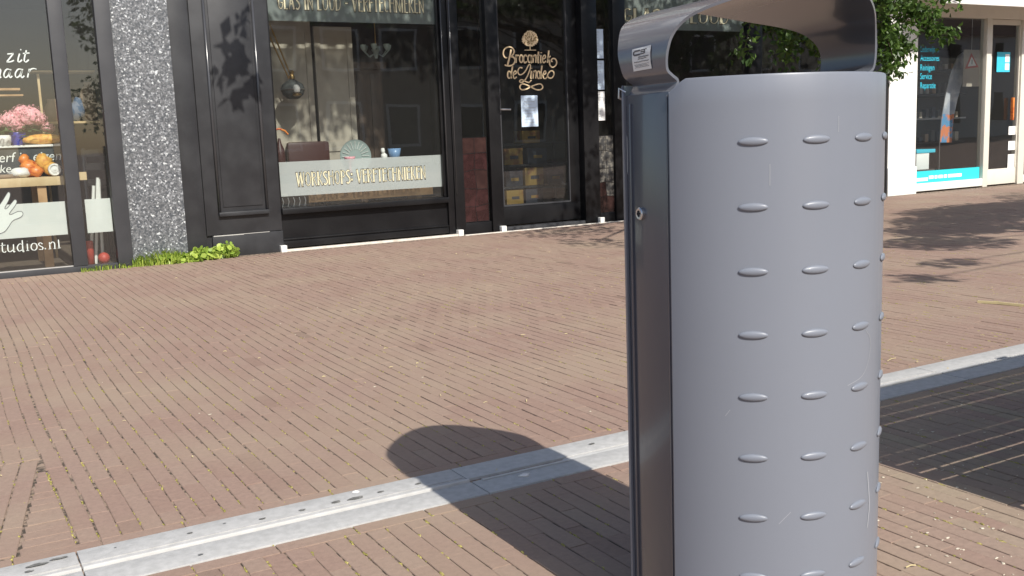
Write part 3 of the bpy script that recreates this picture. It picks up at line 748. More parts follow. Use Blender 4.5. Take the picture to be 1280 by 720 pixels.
# zit
for p in ([(9, 67.5), (17, 66.8)], [(16.6, 67), (8.6, 77.2)], [(8.2, 77.4), (13, 77.2), (17.5, 75.4)],
          [(24.5, 67), (22.8, 73), (22.6, 77), (25, 77), (27.5, 74.6)], [(25.5, 62.4), (26.4, 61.8)],
          [(33, 62.8), (30.8, 71), (30.4, 76), (32.5, 77.4), (36, 74.6)], [(28.6, 66.8), (37, 66.2)]): st_(p, 1.9)
# naar
for p in ([(-5, 86), (-6.5, 97)], [(-5.6, 92), (-2, 86.5), (.8, 87), (.2, 92), (-.8, 97), (1.5, 96)],
          [(13, 87), (8.4, 86.6), (5, 92), (6, 96.8), (9.9, 95), (13.2, 88)], [(13.4, 86.4), (11.8, 94), (12.8, 97), (15.4, 95)],
          [(27.6, 86.6), (22.6, 86.6), (19.2, 92), (20.4, 96.8), (24.4, 94.6), (27.6, 87.6)], [(28.2, 86.2), (26.2, 94), (27.4, 97), (30.4, 94.8)],
          [(36.8, 86), (34.4, 96.8)], [(35.4, 91.4), (38.4, 86.8), (42, 85.6), (45.6, 86.4)]): st_(p, 1.9)
# studios.nl
nib = (R(0), .4)
_st = st_
def st_(pts, wd): _st([(p[0]*1.0+1.6, p[1]) for p in pts], wd)
for p in ([(-3, 306.6), (-7, 305.5), (-9, 308), (-4, 311), (-3, 314.4), (-7, 316.2), (-10, 314.4)],
          [(1.2, 303.5), (1.6, 313.5), (4.2, 315.4), (6, 314)], [(-1, 307), (5.4, 306.4)],
          [(8.2, 306), (8.4, 312.6), (11, 314.8), (15, 312)], [(15.2, 305.4), (15.6, 314.6), (17.4, 314)],
          [(26.4, 305.6), (22.6, 305), (20, 309.5), (22.4, 313.8), (26.6, 312)], [(26.2, 300.4), (27.2, 314), (28.6, 313.4)],
          [(32.4, 304.6), (33, 313.2)], [(31, 313.4), (35, 313)], [(32.2, 301.6), (32.8, 301.5)],
          ell(41, 308.4, 3.7, 4.4), [(51.6, 305), (48.6, 303.4), (46.6, 305.4), (49, 307.6), (52, 309.4), (51, 311.8), (47, 311.6)],
          [(55, 310), (55.2, 311.6)], [(60.2, 302.8), (61, 311.2)], [(60.6, 305.6), (63.6, 302.4), (66.4, 304), (67, 310.4)], [(59, 311.4), (62.6, 311)], [(65.4, 310.8), (68.6, 310.4)],
          [(71.4, 299.6), (72.4, 310)], [(70.4, 310.2), (74.2, 309.8)]): st_(p, 1.45)
mb.build('lettering', 'white', p1, norm=False)
# hand drawn on the frosted strip
f_ = fac(LF-.0024)
hand = [(-14, 262), (-6, 262), (1, 254), (8, 243), (10.5, 240), (12.8, 242.5), (11, 250), (6, 260), (9, 260), (15, 253), (18.5, 249.5), (21, 251.5), (19, 257), (12, 266.5), (14, 268), (22, 264.5), (27.5, 264.6), (28.6, 268.5), (25, 272), (16, 276), (11, 283), (5, 290), (-6, 293), (-16, 288)]
hc = catmull(hand, 4)
hm = MB(); hm.poly([f_(*p) for p in hc]); hm.build('hand_drawing', 'paleink', p1, norm=False)
mb = MB(); ribbon(mb, hc, .75, fac(LF-.0038)); mb.build('hand_outline', 'ink', p1, norm=False)

# things in the left window
def gp(px, py, Y): return PY(px, py, Y)
TY = 9.42
tz = gp(40, 222, TY)[2]
tb_ = thing('display_table', 'pale pine plank display table inside the studio window', 'table', (.3, 9.7, 0))
bx('table_top', 'pine', tb_, -1.3, 1.00, TY, TY+.75, tz-.075, tz, .006)
for lx, ly in ((-1.2, TY+.06), (.80, TY+.06), (-1.2, TY+.65), (.80, TY+.65)): bx('leg', 'oak', tb_, lx-.035, lx+.035, ly-.035, ly+.035, .02, tz-.076)
cb = thing('chalkboard_crate', 'dark chalkboard with white handwriting standing on the pine table', 'chalkboard', (.4, 9.8, tz))
CY = TY+.30; czt = gp(40, 181, CY)[2]; cx1 = gp(77, 200, CY)[0]
bx('board', 'slate', cb, -1.1, cx1, CY, CY+.03, tz+.001, czt-.02)
bx('top_ledge', 'whitepaint', cb, -1.12, cx1+.01, CY-.02, CY+.4, czt-.018, czt)
text('erf in eigen', gp(-2, 205, CY)[0], gp(0, 203, CY)[2], .085, CY-.003, 'chalk', cb, shear=.2, name='chalk_writing', width=gp(76, 203, CY)[0]-gp(-2, 203, CY)[0])
text('ke', gp(-1, 215, CY)[0], gp(0, 216, CY)[2], .07, CY-.003, 'chalk', cb, shear=.2, name='chalk_writing')
# hydrangea
hp = gp(23, 180, CY+.16); pz = czt
hy = thing('hydrangea', 'pink hydrangea in a cobalt blue pot on the chalkboard ledge', 'potted plant', (hp[0], hp[1], pz))
MB().lathe([(.05, 0), (.066, .04), (.07, .10), (.066, .112), (.06, .10)], (hp[0], hp[1], pz+.001), 20).build('pot', 'bluepot', hy, smooth=True)
HYY = CY+.14
fl = MB()
for (px, py, rp) in ((14, 150, 13), (38, 145, 15.5), (28, 141, 11), (60, 160, 7.5), (19, 157, 10), (1, 153, 6.5), (47, 149, 10)):
    c = gp(px, py, HYY); r_ = rp*.0077
    for k in range(120):
        d = rng.normal(size=3); d /= np.linalg.norm(d)
        p = c+d*r_*rng.uniform(.86, 1.06)*np.array([1, .8, .82]); a = np.cross(d, rng.normal(size=3)); a /= np.linalg.norm(a); b = np.cross(d, a); s_ = .015
        q = p+d*.004
        fl.poly([p+a*s_, q+b*s_*.4, p+b*s_, q-a*s_*.4, p-a*s_, q-b*s_*.4, p-b*s_, q+a*s_*.4], tone=rng.random())
    fl.blob(c, (r_*.84, r_*.66, r_*.68), 10, 6, .1, int(px))
fl.build('flower_heads', 'pink', hy, norm=False)
lf = MB()
for k in range(70):
    px, py = rng.uniform(0, 62), rng.uniform(156, 171); p = gp(px, py, HYY+rng.uniform(-.08, .06)); an_ = rng.uniform(0, 6.28); e = np.array([math.cos(an_), math.sin(an_)*.6, rng.uniform(-.5, .3)])*.045; n_ = np.array([-e[1], e[0], .01])*.5
    lf.quad(p-e, p+n_, p+e, p-n_, rng.random())
lf.build('leaves', 'leaf_h', hy, norm=False)
def item(name, label, cat, fnb, m, **k):
    mb = MB(); fnb(mb); return tag(mb.build(name, m, smooth='all', **k), label, cat)
q = gp(55, 177, CY+.06); item('bread_loaf', 'orange yellow loaf lying on the ledge right of the hydrangea', 'loaf', lambda mb: mb.blob((q[0], q[1], czt+.045), (.17, .07, .046), 14, 8, .08, 4), 'yellow')
q = gp(5, 180, CY+.05); item('cream_pot', 'small cream pot on the ledge left of the blue pot', 'pot', lambda mb: mb.lathe([(.05, .001), (.062, .05), (.062, .09), (.055, .085)], (q[0], q[1], czt), 16), 'cauli')
q = gp(36, 208, TY+.14); item('orange_gourd', 'red and orange gourd on the pine table in front of the chalkboard', 'gourd', lambda mb: (mb.blob((q[0], q[1], tz+.075), (.075, .06, .075), 14, 8, .12, 8), mb.blob((q[0]-.03, q[1]+.01, tz+.15), (.045, .04, .05), 10, 6, .15, 9), mb.blob((q[0]+.05, q[1]-.03, tz+.05), (.06, .05, .05), 10, 6, .15, 10)), 'orange')
q = gp(60, 206, TY+.16); item('squash', 'yellow orange squash at the right end of the pine table', 'squash', lambda mb: (mb.blob((q[0]-.03, q[1]+.06, tz+.12), (.07, .05, .075), 12, 8, .15, 11), mb.blob((q[0]+.03, q[1], tz+.06), (.075, .06, .06), 12, 8, .1, 12)), 'yellow')
q = gp(68, 210, TY+.06); item('ceramic_shell', 'white curled ceramic shell at the right end of the pine table', 'ornament', lambda mb: (mb.lathe([(.055, 0), (.05, -.02), (.04, -.02), (.036, 0), (.026, -.025), (.018, -.02), (.008, -.03)], (q[0], q[1], tz+.057), 18, 'y')), 'cauli')
q = gp(25, 213, TY+.09); item('white_ornament', 'lumpy white ceramic ornament on the table beside the gourd', 'ornament', lambda mb: (mb.blob((q[0], q[1], tz+.042), (.085, .05, .042), 14, 8, .22, 13)), 'cauli')
q = gp(6, 218, TY+.06); item('rolling_pin', 'thin wooden rolling pin lying on the pine table', 'rolling pin', lambda mb: mb.tube([(q[0]-.16, q[1], tz+.016), (q[0]-.1, q[1], tz+.016), (q[0]-.098, q[1], tz+.018), (q[0]+.06, q[1], tz+.018), (q[0]+.062, q[1], tz+.01), (q[0]+.1, q[1], tz+.01)], [.008, .008, .018, .018, .008, .008], 10), 'clay')
# shelf with amphora
SY = 10.2
shz = gp(112, 151, SY)[2]
shf = thing('wall_shelf', 'pale shelves at the back of the studio window', 'shelf', (.9, SY+.1, shz))
bx('board', 'pine', shf, gp(60, 150, SY)[0], gp(126, 150, SY)[0], SY, SY+.25, shz-.02, shz)
bx('board', 'pine', shf, gp(40, 88, SY)[0], gp(124, 88, SY)[0], SY, SY+.25, gp(90, 88, SY)[2]-.015, gp(90, 88, SY)[2])
bx('board', 'oak', shf, gp(-10, 110, SY)[0], gp(25, 110, SY)[0], SY, SY+.25, gp(10, 110, SY)[2]-.02, gp(10, 110, SY)[2])
bx('board', 'oak', shf, gp(-10, 118, SY)[0], gp(29, 118, SY)[0], SY, SY+.25, gp(10, 118, SY)[2]-.015, gp(10, 118, SY)[2])
bx('upright', 'pine', shf, gp(49, 120, SY)[0], gp(52, 120, SY)[0], SY+.02, SY+.06, .02, gp(50, 92, SY)[2])
q = gp(112, 135, SY+.1)
item('amphora', 'tall beige clay vase on the shelf behind the narrow pane', 'vase', lambda mb: mb.lathe([(.03, .001), (.05, .03), (.075, .14), (.08, .22), (.06, .29), (.03, .33), (.035, .36)], (q[0], q[1], shz), 20), 'clay')
q = gp(66, 138, SY+.1)
item('clay_jug', 'brown clay jug on the shelf left of the mullion', 'jug', lambda mb: mb.lathe([(.05, .001), (.08, .06), (.075, .13), (.04, .18), (.045, .21)], (q[0], q[1], shz), 18), 'clay')
q = gp(97, 128, SY-.02)
item('blue_cloth', 'blue cloth folded on the shelf beside the clay vase', 'cloth', lambda mb: mb.blob((q[0], q[1]+.1, shz+.10), (.07, .06, .10), 9, 6, .3, 15), 'bluecloth')
# chair and easel behind the narrow pane
chx = gp(112, 210, 9.55)
ch_ = thing('black_chair', 'black wooden chair back seen through the narrow studio pane', 'chair', (chx[0], 9.6, .02))
for dx in (-.05, .14):
    MB().tube([(chx[0]+dx, 9.5, .021), (chx[0]+dx, 9.52, .5), (chx[0]+dx+.02, 9.62, 1.02)], .019, 8).build('leg', 'black', ch_, smooth=True)
for zz in (.72, .86, .98): bx('back_slat', 'black', ch_, chx[0]-.05, chx[0]+.16, 9.55+.1*(zz-.5)-.01, 9.55+.1*(zz-.5)+.01, zz-.03, zz+.03)
bx('seat', 'black', ch_, chx[0]-.08, chx[0]+.17, 9.52, 9.9, .46, .49, .005)
for dx in (-.05, .14): MB().tube([(chx[0]+dx, 9.88, .021), (chx[0]+dx, 9.86, .46)], .017, 8).build('leg', 'black', ch_, smooth=True)
e0 = gp(118, 225, 9.4)
ea = thing('white_easel', 'white painted easel legs behind the narrow studio pane', 'easel', (e0[0], 9.4, .02))
for (a, b) in (((122, 222), (120, 330)), ((123, 224), (129, 330)), ((117, 232), (113, 325))):
    pa, pb_ = gp(*a, 9.36), gp(*b, 9.36); pb_[2] = .022
    MB().tube([pa, pb_], .014, 6).build('leg', 'whitepaint', ea)
bx('crossbar', 'oak', ea, e0[0]-.03, e0[0]+.09, 9.37, 9.39, .30, .33)
bx('bracket_block', 'pine', ea, gp(99, 220, 9.36)[0], gp(108, 220, 9.36)[0], 9.34, 9.40, gp(103, 225, 9.36)[2], gp(103, 215, 9.36)[2])
q = gp(113, 315, 9.3); item('red_tin', 'tall red tin standing at the foot of the white easel', 'tin', lambda mb: mb.lathe([(.03, .001), (.03, .20), (.026, .21)], (q[0], 9.3, .02), 16), 'red')
q = gp(130, 323, 9.26); item('red_ball', 'small red ball on the floor behind the narrow pane', 'ball', lambda mb: mb.blob((q[0], 9.26, .075), (.05, .05, .05), 14, 10, 0, 1), 'red')

# ---- speckled column
gc = thing('granite_column', 'square column clad in speckled grey granite between the two shop fronts', 'column', (1.66, 9.2, 0))
bx('shaft', 'granite', gc, 1.427, 1.898, 9.10, 9.7, -.01, 6.4, .008)

# ---- main shop ------------------------------------------------
MY = 9.20
ms = thing('brocante_shop', 'black painted wooden shop front with gold lettering and a glazed door', 'shop', (5, MY, 0))
# pilaster
bx('pilaster', 'pilaster', ms, 1.90, 2.786, MY, MY+.3, -.01, 2.75)
bx('edge_board', 'pilaster', ms, 1.903, 2.075, MY-.05, MY-.001, -.01, 2.75, .006)
bx('plinth', 'pilaster', ms, 2.135, 2.786, MY-.034, MY-.001, -.01, .195, .004)
bx('scuff_mark', 'scuff', ms, 2.145, 2.42, MY-.0365, MY-.0345, .188, .197); bx('scuff_mark', 'scuff', ms, 2.42, 2.66, MY-.0365, MY-.0345, .193, .198)
bx('flat_board', 'pilaster', ms, 2.09, 2.785, MY-.022, MY-.0015, .199, 2.74, .004)
px0, px1, pz0, pz1 = 2.205, 2.668, .388, 2.45
for a in ((px0, px0+.026, pz0, pz1), (px1-.026, px1, pz0, pz1)): MB().tube([((a[0]+a[1])/2, MY-.030, a[2]), ((a[0]+a[1])/2, MY-.030, a[3])], .0135, 14).build('moulding', 'pilasteredge', ms, smooth='all')
bx('moulding', 'pilaster', ms, px0+.001, px1-.001, MY-.062, MY-.0235, pz0-.022, pz0+.016, .008)
bx('moulding', 'pilaster', ms, px0+.001, px1-.001, MY-.045, MY-.0235, pz1-.02, pz1+.02, .006)
bx('raised_panel', 'pilaster', ms, px0+.05, px1-.05, MY-.030, MY-.023, pz0+.06, pz1-.06, .005)
# display window
GYm = 9.25
wv = thing_w = bx('display_window', 'blackwood', ms, 2.787, 2.803, MY-.004, MY+.09, .40, 2.74, .003)
bx('frame_post', 'blackwood', wv, 4.528, 4.60, MY-.02, MY+.09, -.01, 2.74, .006)
bx('frame_bead', 'blackwood', wv, 4.500, 4.526, MY+.01, MY+.045, .402, 2.74, .004)
for xx, yy in ((4.534, MY-.022), (4.622, MY-.034)): MB().tube([(xx, yy, .42), (xx, yy, 2.74)], .007, 12).build('frame_bead', 'pilasteredge', wv, smooth='all')
bx('sill', 'blackwood', wv, 2.788, 4.526, MY-.06, MY+.09, .345, .399, .008)
mp = pane(wv, 2.803, 4.527, .399, 2.74, GYm)
bx('apron_panel', 'blackwood', ms, 2.788, 4.527, MY+.012, MY+.06, .1, .344)
bx('base_board', 'blackwood', ms, 2.787, 4.527, MY-.012, MY+.05, .028, .098, .006)
bx('base_moulding', 'blackwood', ms, 2.79, 4.524, MY-.026, MY+.01, .099, .112, .003)
bx('stone_threshold', 'whitestone', ms, 2.76, 4.60, MY-.075, MY-.014, -.008, .016, .004)
for q in (2.772, 4.628, 5.135, 6.392): bx('white_foot', 'whitepaint', ms, q-.028, q+.028, MY-.085, MY-.0205, -.005, .058, .004)
pane(wv, 2.806, 4.525, .505, .827, GYm+.010, 'film', 'frosted_strip')
pane(wv, 2.806, 4.525, 2.118, 2.62, GYm+.010, 'film_shaded', 'frosted_strip')
a, b = PY(371, 230, GYm), PY(533, 222, GYm)
deco('WORKSHOPS: VERFTECHNIEKEN', a[0], b[0], .592, .722, GYm+.005, mp)
a, b = PY(347, 10, GYm), PY(531, 16, GYm)
deco('GLAS IN LOOD - VERFTECHNIEKEN', a[0], b[0], 2.222, 2.365, GYm+.005, mp)
# posts, side light, door
bx('post', 'blackwood', ms, 4.602, 4.715, MY-.032, MY+.12, -.01, 2.74, .008)
sd = bx('side_light', 'blackwood', ms, 4.717, 5.03, MY-.005, MY+.10, -.01, .115, .004)
pane(sd, 4.717, 5.03, .116, 2.74, MY+.03, 'glassdark')
bx('post', 'blackwood', ms, 5.032, 5.170, MY-.032, MY+.14, -.01, 2.74, .008)
DY = 9.27
dt = bx('door', 'blackwood', ms, 5.172, 6.205, DY, DY+.045, .05, .245, .004)
bx('stile', 'blackwood', dt, 5.172, 5.222, DY, DY+.045, .247, 2.74, .003)
bx('stile', 'blackwood', dt, 6.075, 6.205, DY, DY+.045, .247, 2.74, .003)
dp = pane(dt, 5.222, 6.075, .245, 2.74, 9.3, 'glassdoor')
for a in ((5.222, 5.234, .25, 2.7), (6.063, 6.075, .25, 2.7)): bx('glazing_bead', 'greywood', dt, a[0], a[1], DY-.006, DY+.026, a[2], a[3])
bx('glazing_bead', 'greywood', dt, 5.235, 6.062, DY-.006, DY+.026, .247, .262)
bx('threshold', 'greywood', ms, 5.172, 6.205, DY-.09, DY+.03, -.01, .035, .004)
bx('threshold_strip', 'whitestone', ms, 4.66, 6.72, MY-.115, MY-.09, -.008, .006, .003)
hz = PY(622, 137, DY)
bx('handle_plate', 'steel', dt, 5.188, 5.208, DY-.007, DY-.001, hz[2]-.19, hz[2]+.05, .003)
MB().tube([(5.198, DY-.004, hz[2]), (5.198, DY-.045, hz[2]), (5.21, DY-.055, hz[2]), (5.32, DY-.055, hz[2]-.004)], .009, 8).build('handle', 'steel', dt, smooth=True)
bx('post', 'blackwood', ms, 6.207, 6.408, MY-.032, MY+.12, -.01, 2.74, .008)
sd2 = bx('side_light', 'blackwood', ms, 6.41, 6.62, MY-.01, MY+.10, -.01, .10, .004)
pane(sd2, 6.41, 6.62, .101, 2.74, MY+.012, 'glassdark')
bx('post', 'blackwood', ms, 6.622, 6.79, MY-.032, MY+.12, -.01, 2.74, .008)
# second display window (mostly behind the bin)
w2 = bx('display_window', 'blackwood', ms, 6.792, 10.5, MY-.05, MY+.09, .345, .399, .008)
bx('apron_panel', 'blackwood', ms, 6.792, 10.5, MY+.012, MY+.06, -.01, .344)
bx('mullion', 'blackwood', w2, 8.62, 8.84, MY-.02, MY+.09, .40, 2.74, .006)
w2a = pane(w2, 6.792, 8.619, .40, 2.74, GYm); pane(w2, 8.841, 10.5, .40, 2.74, GYm)
pane(w2, 6.80, 8.61, 2.118, 2.62, GYm+.010, 'film_shaded', 'frosted_strip')
a, b = PY(778, 22, GYm), PY(912, 28, GYm)
deco('GLAS IN LOOD', a[0], b[0], 2.20, 2.345, GYm+.005, w2a)
bx('post', 'blackwood', ms, 10.502, 11.06, MY-.03, MY+.2, -.01, 2.74, .006)
bx('fascia', 'blackwood', ms, 1.90, 11.07, MY-.045, MY+.2, 2.752, 3.25, .006)
upper(ms, 1.90, 11.07, MY+.05, 'brickwall', 3.252, nw=5)
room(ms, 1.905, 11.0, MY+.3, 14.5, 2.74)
# leaded panels in the side lights
def leaded(parent, x0, x1, z0, z1, Y, seed, tones):
    g = random.Random(seed); gl = MB(); n = 0
    nx_, nz_ = 2, 5; xsn = [x0+(x1-x0)*k/nx_ for k in range(nx_+1)]; zsn = [z0+(z1-z0)*k/nz_ for k in range(nz_+1)]
    jx = {(i, j): (xsn[i]+(0 if i in (0, nx_) else g.uniform(-.02, .02)), zsn[j]+(0 if j in (0, nz_) else g.uniform(-.02, .02))) for i in range(nx_+1) for j in range(nz_+1)}
    for i in range(nx_):
        for j in range(nz_):
            c = [jx[(i, j)], jx[(i+1, j)], jx[(i+1, j+1)], jx[(i, j+1)]]
            mt = g.choice(tones)
            MB().quad(*[(p[0], Y, p[1]) for p in c]).build('coloured_pane', mt, parent)
    ld = MB()
    for i in range(nx_+1):
        ribbon(ld, [jx[(i, j)] for j in range(nz_+1)], .004, lambda u, v: (u, Y-.003, v))
    for j in range(nz_+1): ribbon(ld, [jx[(i, j)] for i in range(nx_+1)], .004, lambda u, v: (u, Y-.0045, v))
    ld.build('lead_strip', 'black', parent, norm=False)
M['lg1'] = mat('red_stained_glass', (.024, .009, .009), .25, noise=(11, (.042, .016, .016), .45, .65)); M['lg2'] = mat('brown_stained_glass', (.026, .012, .011), .25, noise=(9, (.045, .022, .019), .4, .7))
M['lg3'] = mat('rose_stained_glass', (.07, .032, .033), .25, noise=(13, (.095, .05, .048), .4, .7)); M['lg4'] = mat('smoke_stained_glass', (.05, .05, .05), .25, noise=(20, (.16, .15, .13), .45, .6))
lp1 = thing('leaded_panel', 'narrow reddish stained glass panel left of the glazed door', 'glass panel', (4.87, 9.33, .12))
leaded(lp1, 4.728, 5.012, .122, .99, 9.215, 3, ['lg1', 'lg2', 'lg2', 'lg1', 'lg1'])
lp2 = thing('leaded_panel', 'narrow smoky stained glass panel right of the glazed door', 'glass panel', (6.5, 9.33, .1))
leaded(lp2, 6.415, 6.615, .103, .955, 9.20, 9, ['lg4', 'lg4', 'lg2', 'lg4', 'lg2'])
# gold script on the door: traced strokes (crop pixels -> photo pixels)
cvt = lambda p: (620+p[0]/8, 30+p[1]/8)
S = [
 ([(112, 338), (88, 332), (73, 295), (86, 250), (128, 229), (165, 240), (181, 272), (170, 305), (146, 325)], 13),
 ([(146, 325), (178, 335), (190, 366), (174, 402), (138, 418), (98, 414), (90, 405)], 15), ([(152, 256), (136, 330), (116, 410)], 17),
 ([(203, 306), (199, 388)], 17), ([(202, 340), (214, 314), (230, 316)], 13),
 (ell(252, 347, 16, 38), 13), ([(308, 326), (296, 310), (279, 326), (276, 362), (288, 388), (308, 374)], 14),
 (ell(334, 348, 15, 37), 13), ([(353, 308), (350, 378), (358, 390)], 15),
 ([(374, 310), (370, 388)], 15), ([(372, 340), (388, 310), (400, 322), (398, 388)], 12),
 ([(425, 276), (420, 376), (432, 388)], 15), ([(408, 312), (440, 310)], 9), ([(449, 312), (446, 378), (455, 388)], 15), ([(452, 282), (453, 290)], 14),
 ([(469, 352), (494, 336), (490, 312), (473, 322), (466, 356), (476, 388), (500, 368)], 12),
 ([(528, 264), (516, 388)], 16), ([(520, 350), (545, 318)], 11), ([(522, 345), (536, 378), (538, 408), (562, 432), (594, 418), (607, 382), (592, 349), (566, 346), (552, 366), (566, 378)], 13),
 (ell(132, 507, 16, 35), 13), ([(166, 424), (150, 520), (158, 543)], 15), ([(176, 508), (202, 492), (197, 470), (181, 478), (173, 514), (184, 545), (207, 528)], 12),
 ([(264, 440), (238, 436), (219, 468), (230, 504), (262, 502), (296, 468), (318, 424), (336, 404), (346, 424), (334, 472), (308, 532), (278, 572), (248, 584), (236, 570), (256, 556), (292, 572), (328, 584), (356, 560)], 12),
 ([(354, 468), (348, 534), (356, 546)], 14), ([(356, 438), (357, 446)], 13), ([(376, 468), (371, 546)], 14), ([(373, 496), (390, 466), (402, 480), (397, 546)], 12),
 (ell(427, 508, 15, 37), 13), ([(460, 416), (446, 526), (454, 546)], 15),
 ([(472, 508), (498, 494), (494, 470), (480, 478), (470, 514), (482, 546), (508, 534), (520, 500), (545, 470), (572, 474), (580, 504), (562, 536), (534, 540), (516, 522)], 12),
 ([(350, 626), (300, 652), (256, 656), (238, 630), (258, 600), (300, 606), (350, 630), (402, 656), (446, 656), (468, 630), (446, 600), (402, 606), (350, 626)], 12),
 ([(285, 261), (400, 261)], 7), ([(341, 225), (341, 260)], 9)]
mb = MB(); fd = fac(9.2945)
for pts, wd in S:
    p = catmull([cvt(q) for q in pts], 5) if len(pts) > 2 else [np.array(cvt(q)) for q in pts]
    ribbon(mb, p, wd/8, fd)
tr_pts = []
g = random.Random(5)
for k in range(44):
    a = 2*math.pi*k/44; rr_ = 1+.07*math.sin(k*2.9)+.05*g.uniform(-1, 1)
    tr_pts.append(cvt((340+80*rr_*math.cos(a)*(1.0-.12*max(0, -math.sin(a))), 152+84*rr_*math.sin(a)*(1 if math.sin(a) < 0 else .86))))
mb.poly([fd(*p) for p in tr_pts])
mb.build('gold_script', 'goldscript', dp, norm=False)
pm = MB()
for k in range(90):
    a = rng.uniform(0, 6.28); r_ = math.sqrt(rng.random())*.88
    c = (340+78*r_*math.cos(a), 150+78*r_*math.sin(a)); q = []
    for t in range(5): q.append(fac(9.2930)(*cvt((c[0]+rng.uniform(4, 8)*math.cos(t*1.25), c[1]+rng.uniform(3, 6)*math.sin(t*1.25)))))
    pm.poly(q)
pm.build('tree_emblem_gaps', 'bronze', dp, norm=False)
# notices
def notice(px0, py0, px1, py1, Y, label, m='paper', lines=9, seed=1):
    a, b = PY(px0, py0, Y), PY(px1, py1, Y); x0, x1 = a[0], b[0]; z1, z0 = a[2], b[2]
    t_ = thing('paper_notice', label, 'notice', ((x0+x1)/2, Y, z0))
    MB().box(x0, x1, Y, Y+.001, z0, z1).build('sheet', m, t_)
    g = random.Random(seed); l_ = MB()
    for k in range(lines):
        z = z1-(k+1.2)*(z1-z0)/(lines+1.5); u = x0+.02+g.random()*.02; e = x1-.02-g.random()*.06
        while u < e:
            wv_ = .008+.018*g.random(); l_.quad((u, Y-.001, z), (min(u+wv_, e), Y-.001, z), (min(u+wv_, e), Y-.001, z+.007), (u, Y-.001, z+.007)); u += wv_+.007
    tag(l_.build('print', M['inkpale'], t_, norm=False), kind='stuff')
M['inkpale'] = mat('pale_print', (.45, .5, .54), .8)
notice(651, 119.5, 673, 158, 9.296, 'single sheet in a painted bluish shade taped to the glazed door below the gold lettering', seed=2)
notice(738.5, 36, 754.5, 73, 9.198, 'uppermost of three paper sheets in the narrow window right of the door', 'paper', seed=3)
notice(739, 75.5, 755.5, 112, 9.198, 'middle one of three paper sheets in the narrow window right of the door', 'paper', seed=4)
notice(740, 114.5, 756.5, 150.5, 9.198, 'lowest of three paper sheets in the narrow window right of the door', 'paperw', seed=5)
# behind the display window
IY = 10.0
def P_(px, py, Y=IY): return PY(px, py, Y)
for nme, x0, x1, y0, lab in (('folding_panel', 341, 393, 24, 'left beige folding panel behind the workshop window'), ('folding_panel', 397, 444, 33, 'right beige folding panel behind the workshop window')):
    a, b = P_(x0, 120), P_(x1, 120)
    t_ = thing(nme, lab, 'panel', ((a[0]+b[0])/2, IY, .02)); zt = P_(x0, y0)[2]
    bx('stile', 'curtain', t_, a[0], a[0]+.06, IY, IY+.03, .021, zt); bx('stile', 'curtain', t_, b[0]-.06, b[0], IY, IY+.03, .021, zt)
    for zz0, zz1 in ((.021, .12), (.9, 1.0), (zt-.12, zt)): bx('rail', 'curtain', t_, a[0]+.061, b[0]-.061, IY, IY+.03, zz0, zz1)
    bx('panel_field', 'curtain', t_, a[0]+.06, b[0]-.06, IY+.012, IY+.02, .03, zt-.05)
# display ledge inside window
ld_ = thing('window_bench', 'oak display bench just behind the lower frosted strip', 'bench', (3.6, 9.5, .02))
zb = P_(440, 239, 9.42)[2]
bx('plank', 'oak', ld_, PY(385, 240, 9.42)[0], PY(541, 232, 9.42)[0], 9.42, 9.80, zb-.085, zb, .004)
for q in (3.2, 4.35): bx('leg', 'oak', ld_, q-.03, q+.03, 9.5, 9.72, .021, zb-.086)
cbx = thing('wooden_cabinet', 'dark brown wooden cabinet standing deep in the workshop window', 'cabinet', (4.35, 10.3, .02))
ca, cb2 = PY(446, 150, 10.2)[0], PY(480, 150, 10.2)[0]
bx('carcass', 'cabdark', cbx, ca, cb2, 10.2, 10.6, .021, 1.75)
for k in range(2): bx('cabinet_door', 'cabdark', cbx, ca+.02+k*(cb2-ca)/2, ca+(k+1)*(cb2-ca)/2-.02, 10.185, 10.199, .1, 1.7, .005)
bx('cornice', 'cabdark', cbx, ca-.04, cb2+.04, 10.16, 10.6, 1.751, 1.82)
chn = PY(470, 66, 10.0)
chd = thing('glass_chandelier', 'small pale glass chandelier hanging in the dark workshop window', 'lamp', tuple(chn))
MB().tube([(chn[0], 10.0, chn[2]), (chn[0], 10.0, 2.73)], .006, 6).build('rod', 'bronze', chd)
MB().lathe([(.02, .06), (.05, .03), (.03, 0), (.015, -.06)], tuple(chn), 12).build('body', 'plate', chd, smooth=True)
for k in range(6):
    an_ = k*1.047; MB().tube([tuple(chn), (chn[0]+.08*math.cos(an_), 10.0+.08*math.sin(an_), chn[2]-.04), (chn[0]+.14*math.cos(an_), 10.0+.14*math.sin(an_), chn[2]+.02)], .006, 6).build('arm', 'plate', chd)
    MB().lathe([(.012, .02), (.03, .05), (.034, .08)], (chn[0]+.14*math.cos(an_), 10.0+.14*math.sin(an_), chn[2]), 10).build('glass_cup', 'plate', chd, smooth=True)
# crate for the items above the strip
zi = P_(440, 203, 9.5)[2]
bc = thing('display_plinth', 'dark plinth carrying the plate and cup behind the lower frosted strip', 'plinth', (4.0, 9.6, .02))
zi2 = P_(444, 195, 9.6)[2]-.168
bx('top', 'dim', bc, 4.06, 4.5, 9.46, 9.78, zi-.03, zi); bx('base', 'dim', bc, 4.1, 4.45, 9.62, 9.76, zb+.002, zi-.031)
bx('top', 'dim', bc, 2.84, 4.05, 9.46, 9.78, zi2-.02, zi2); bx('base', 'dim', bc, 2.9, 4.02, 9.7, 9.76, zb+.002, zi2-.021)
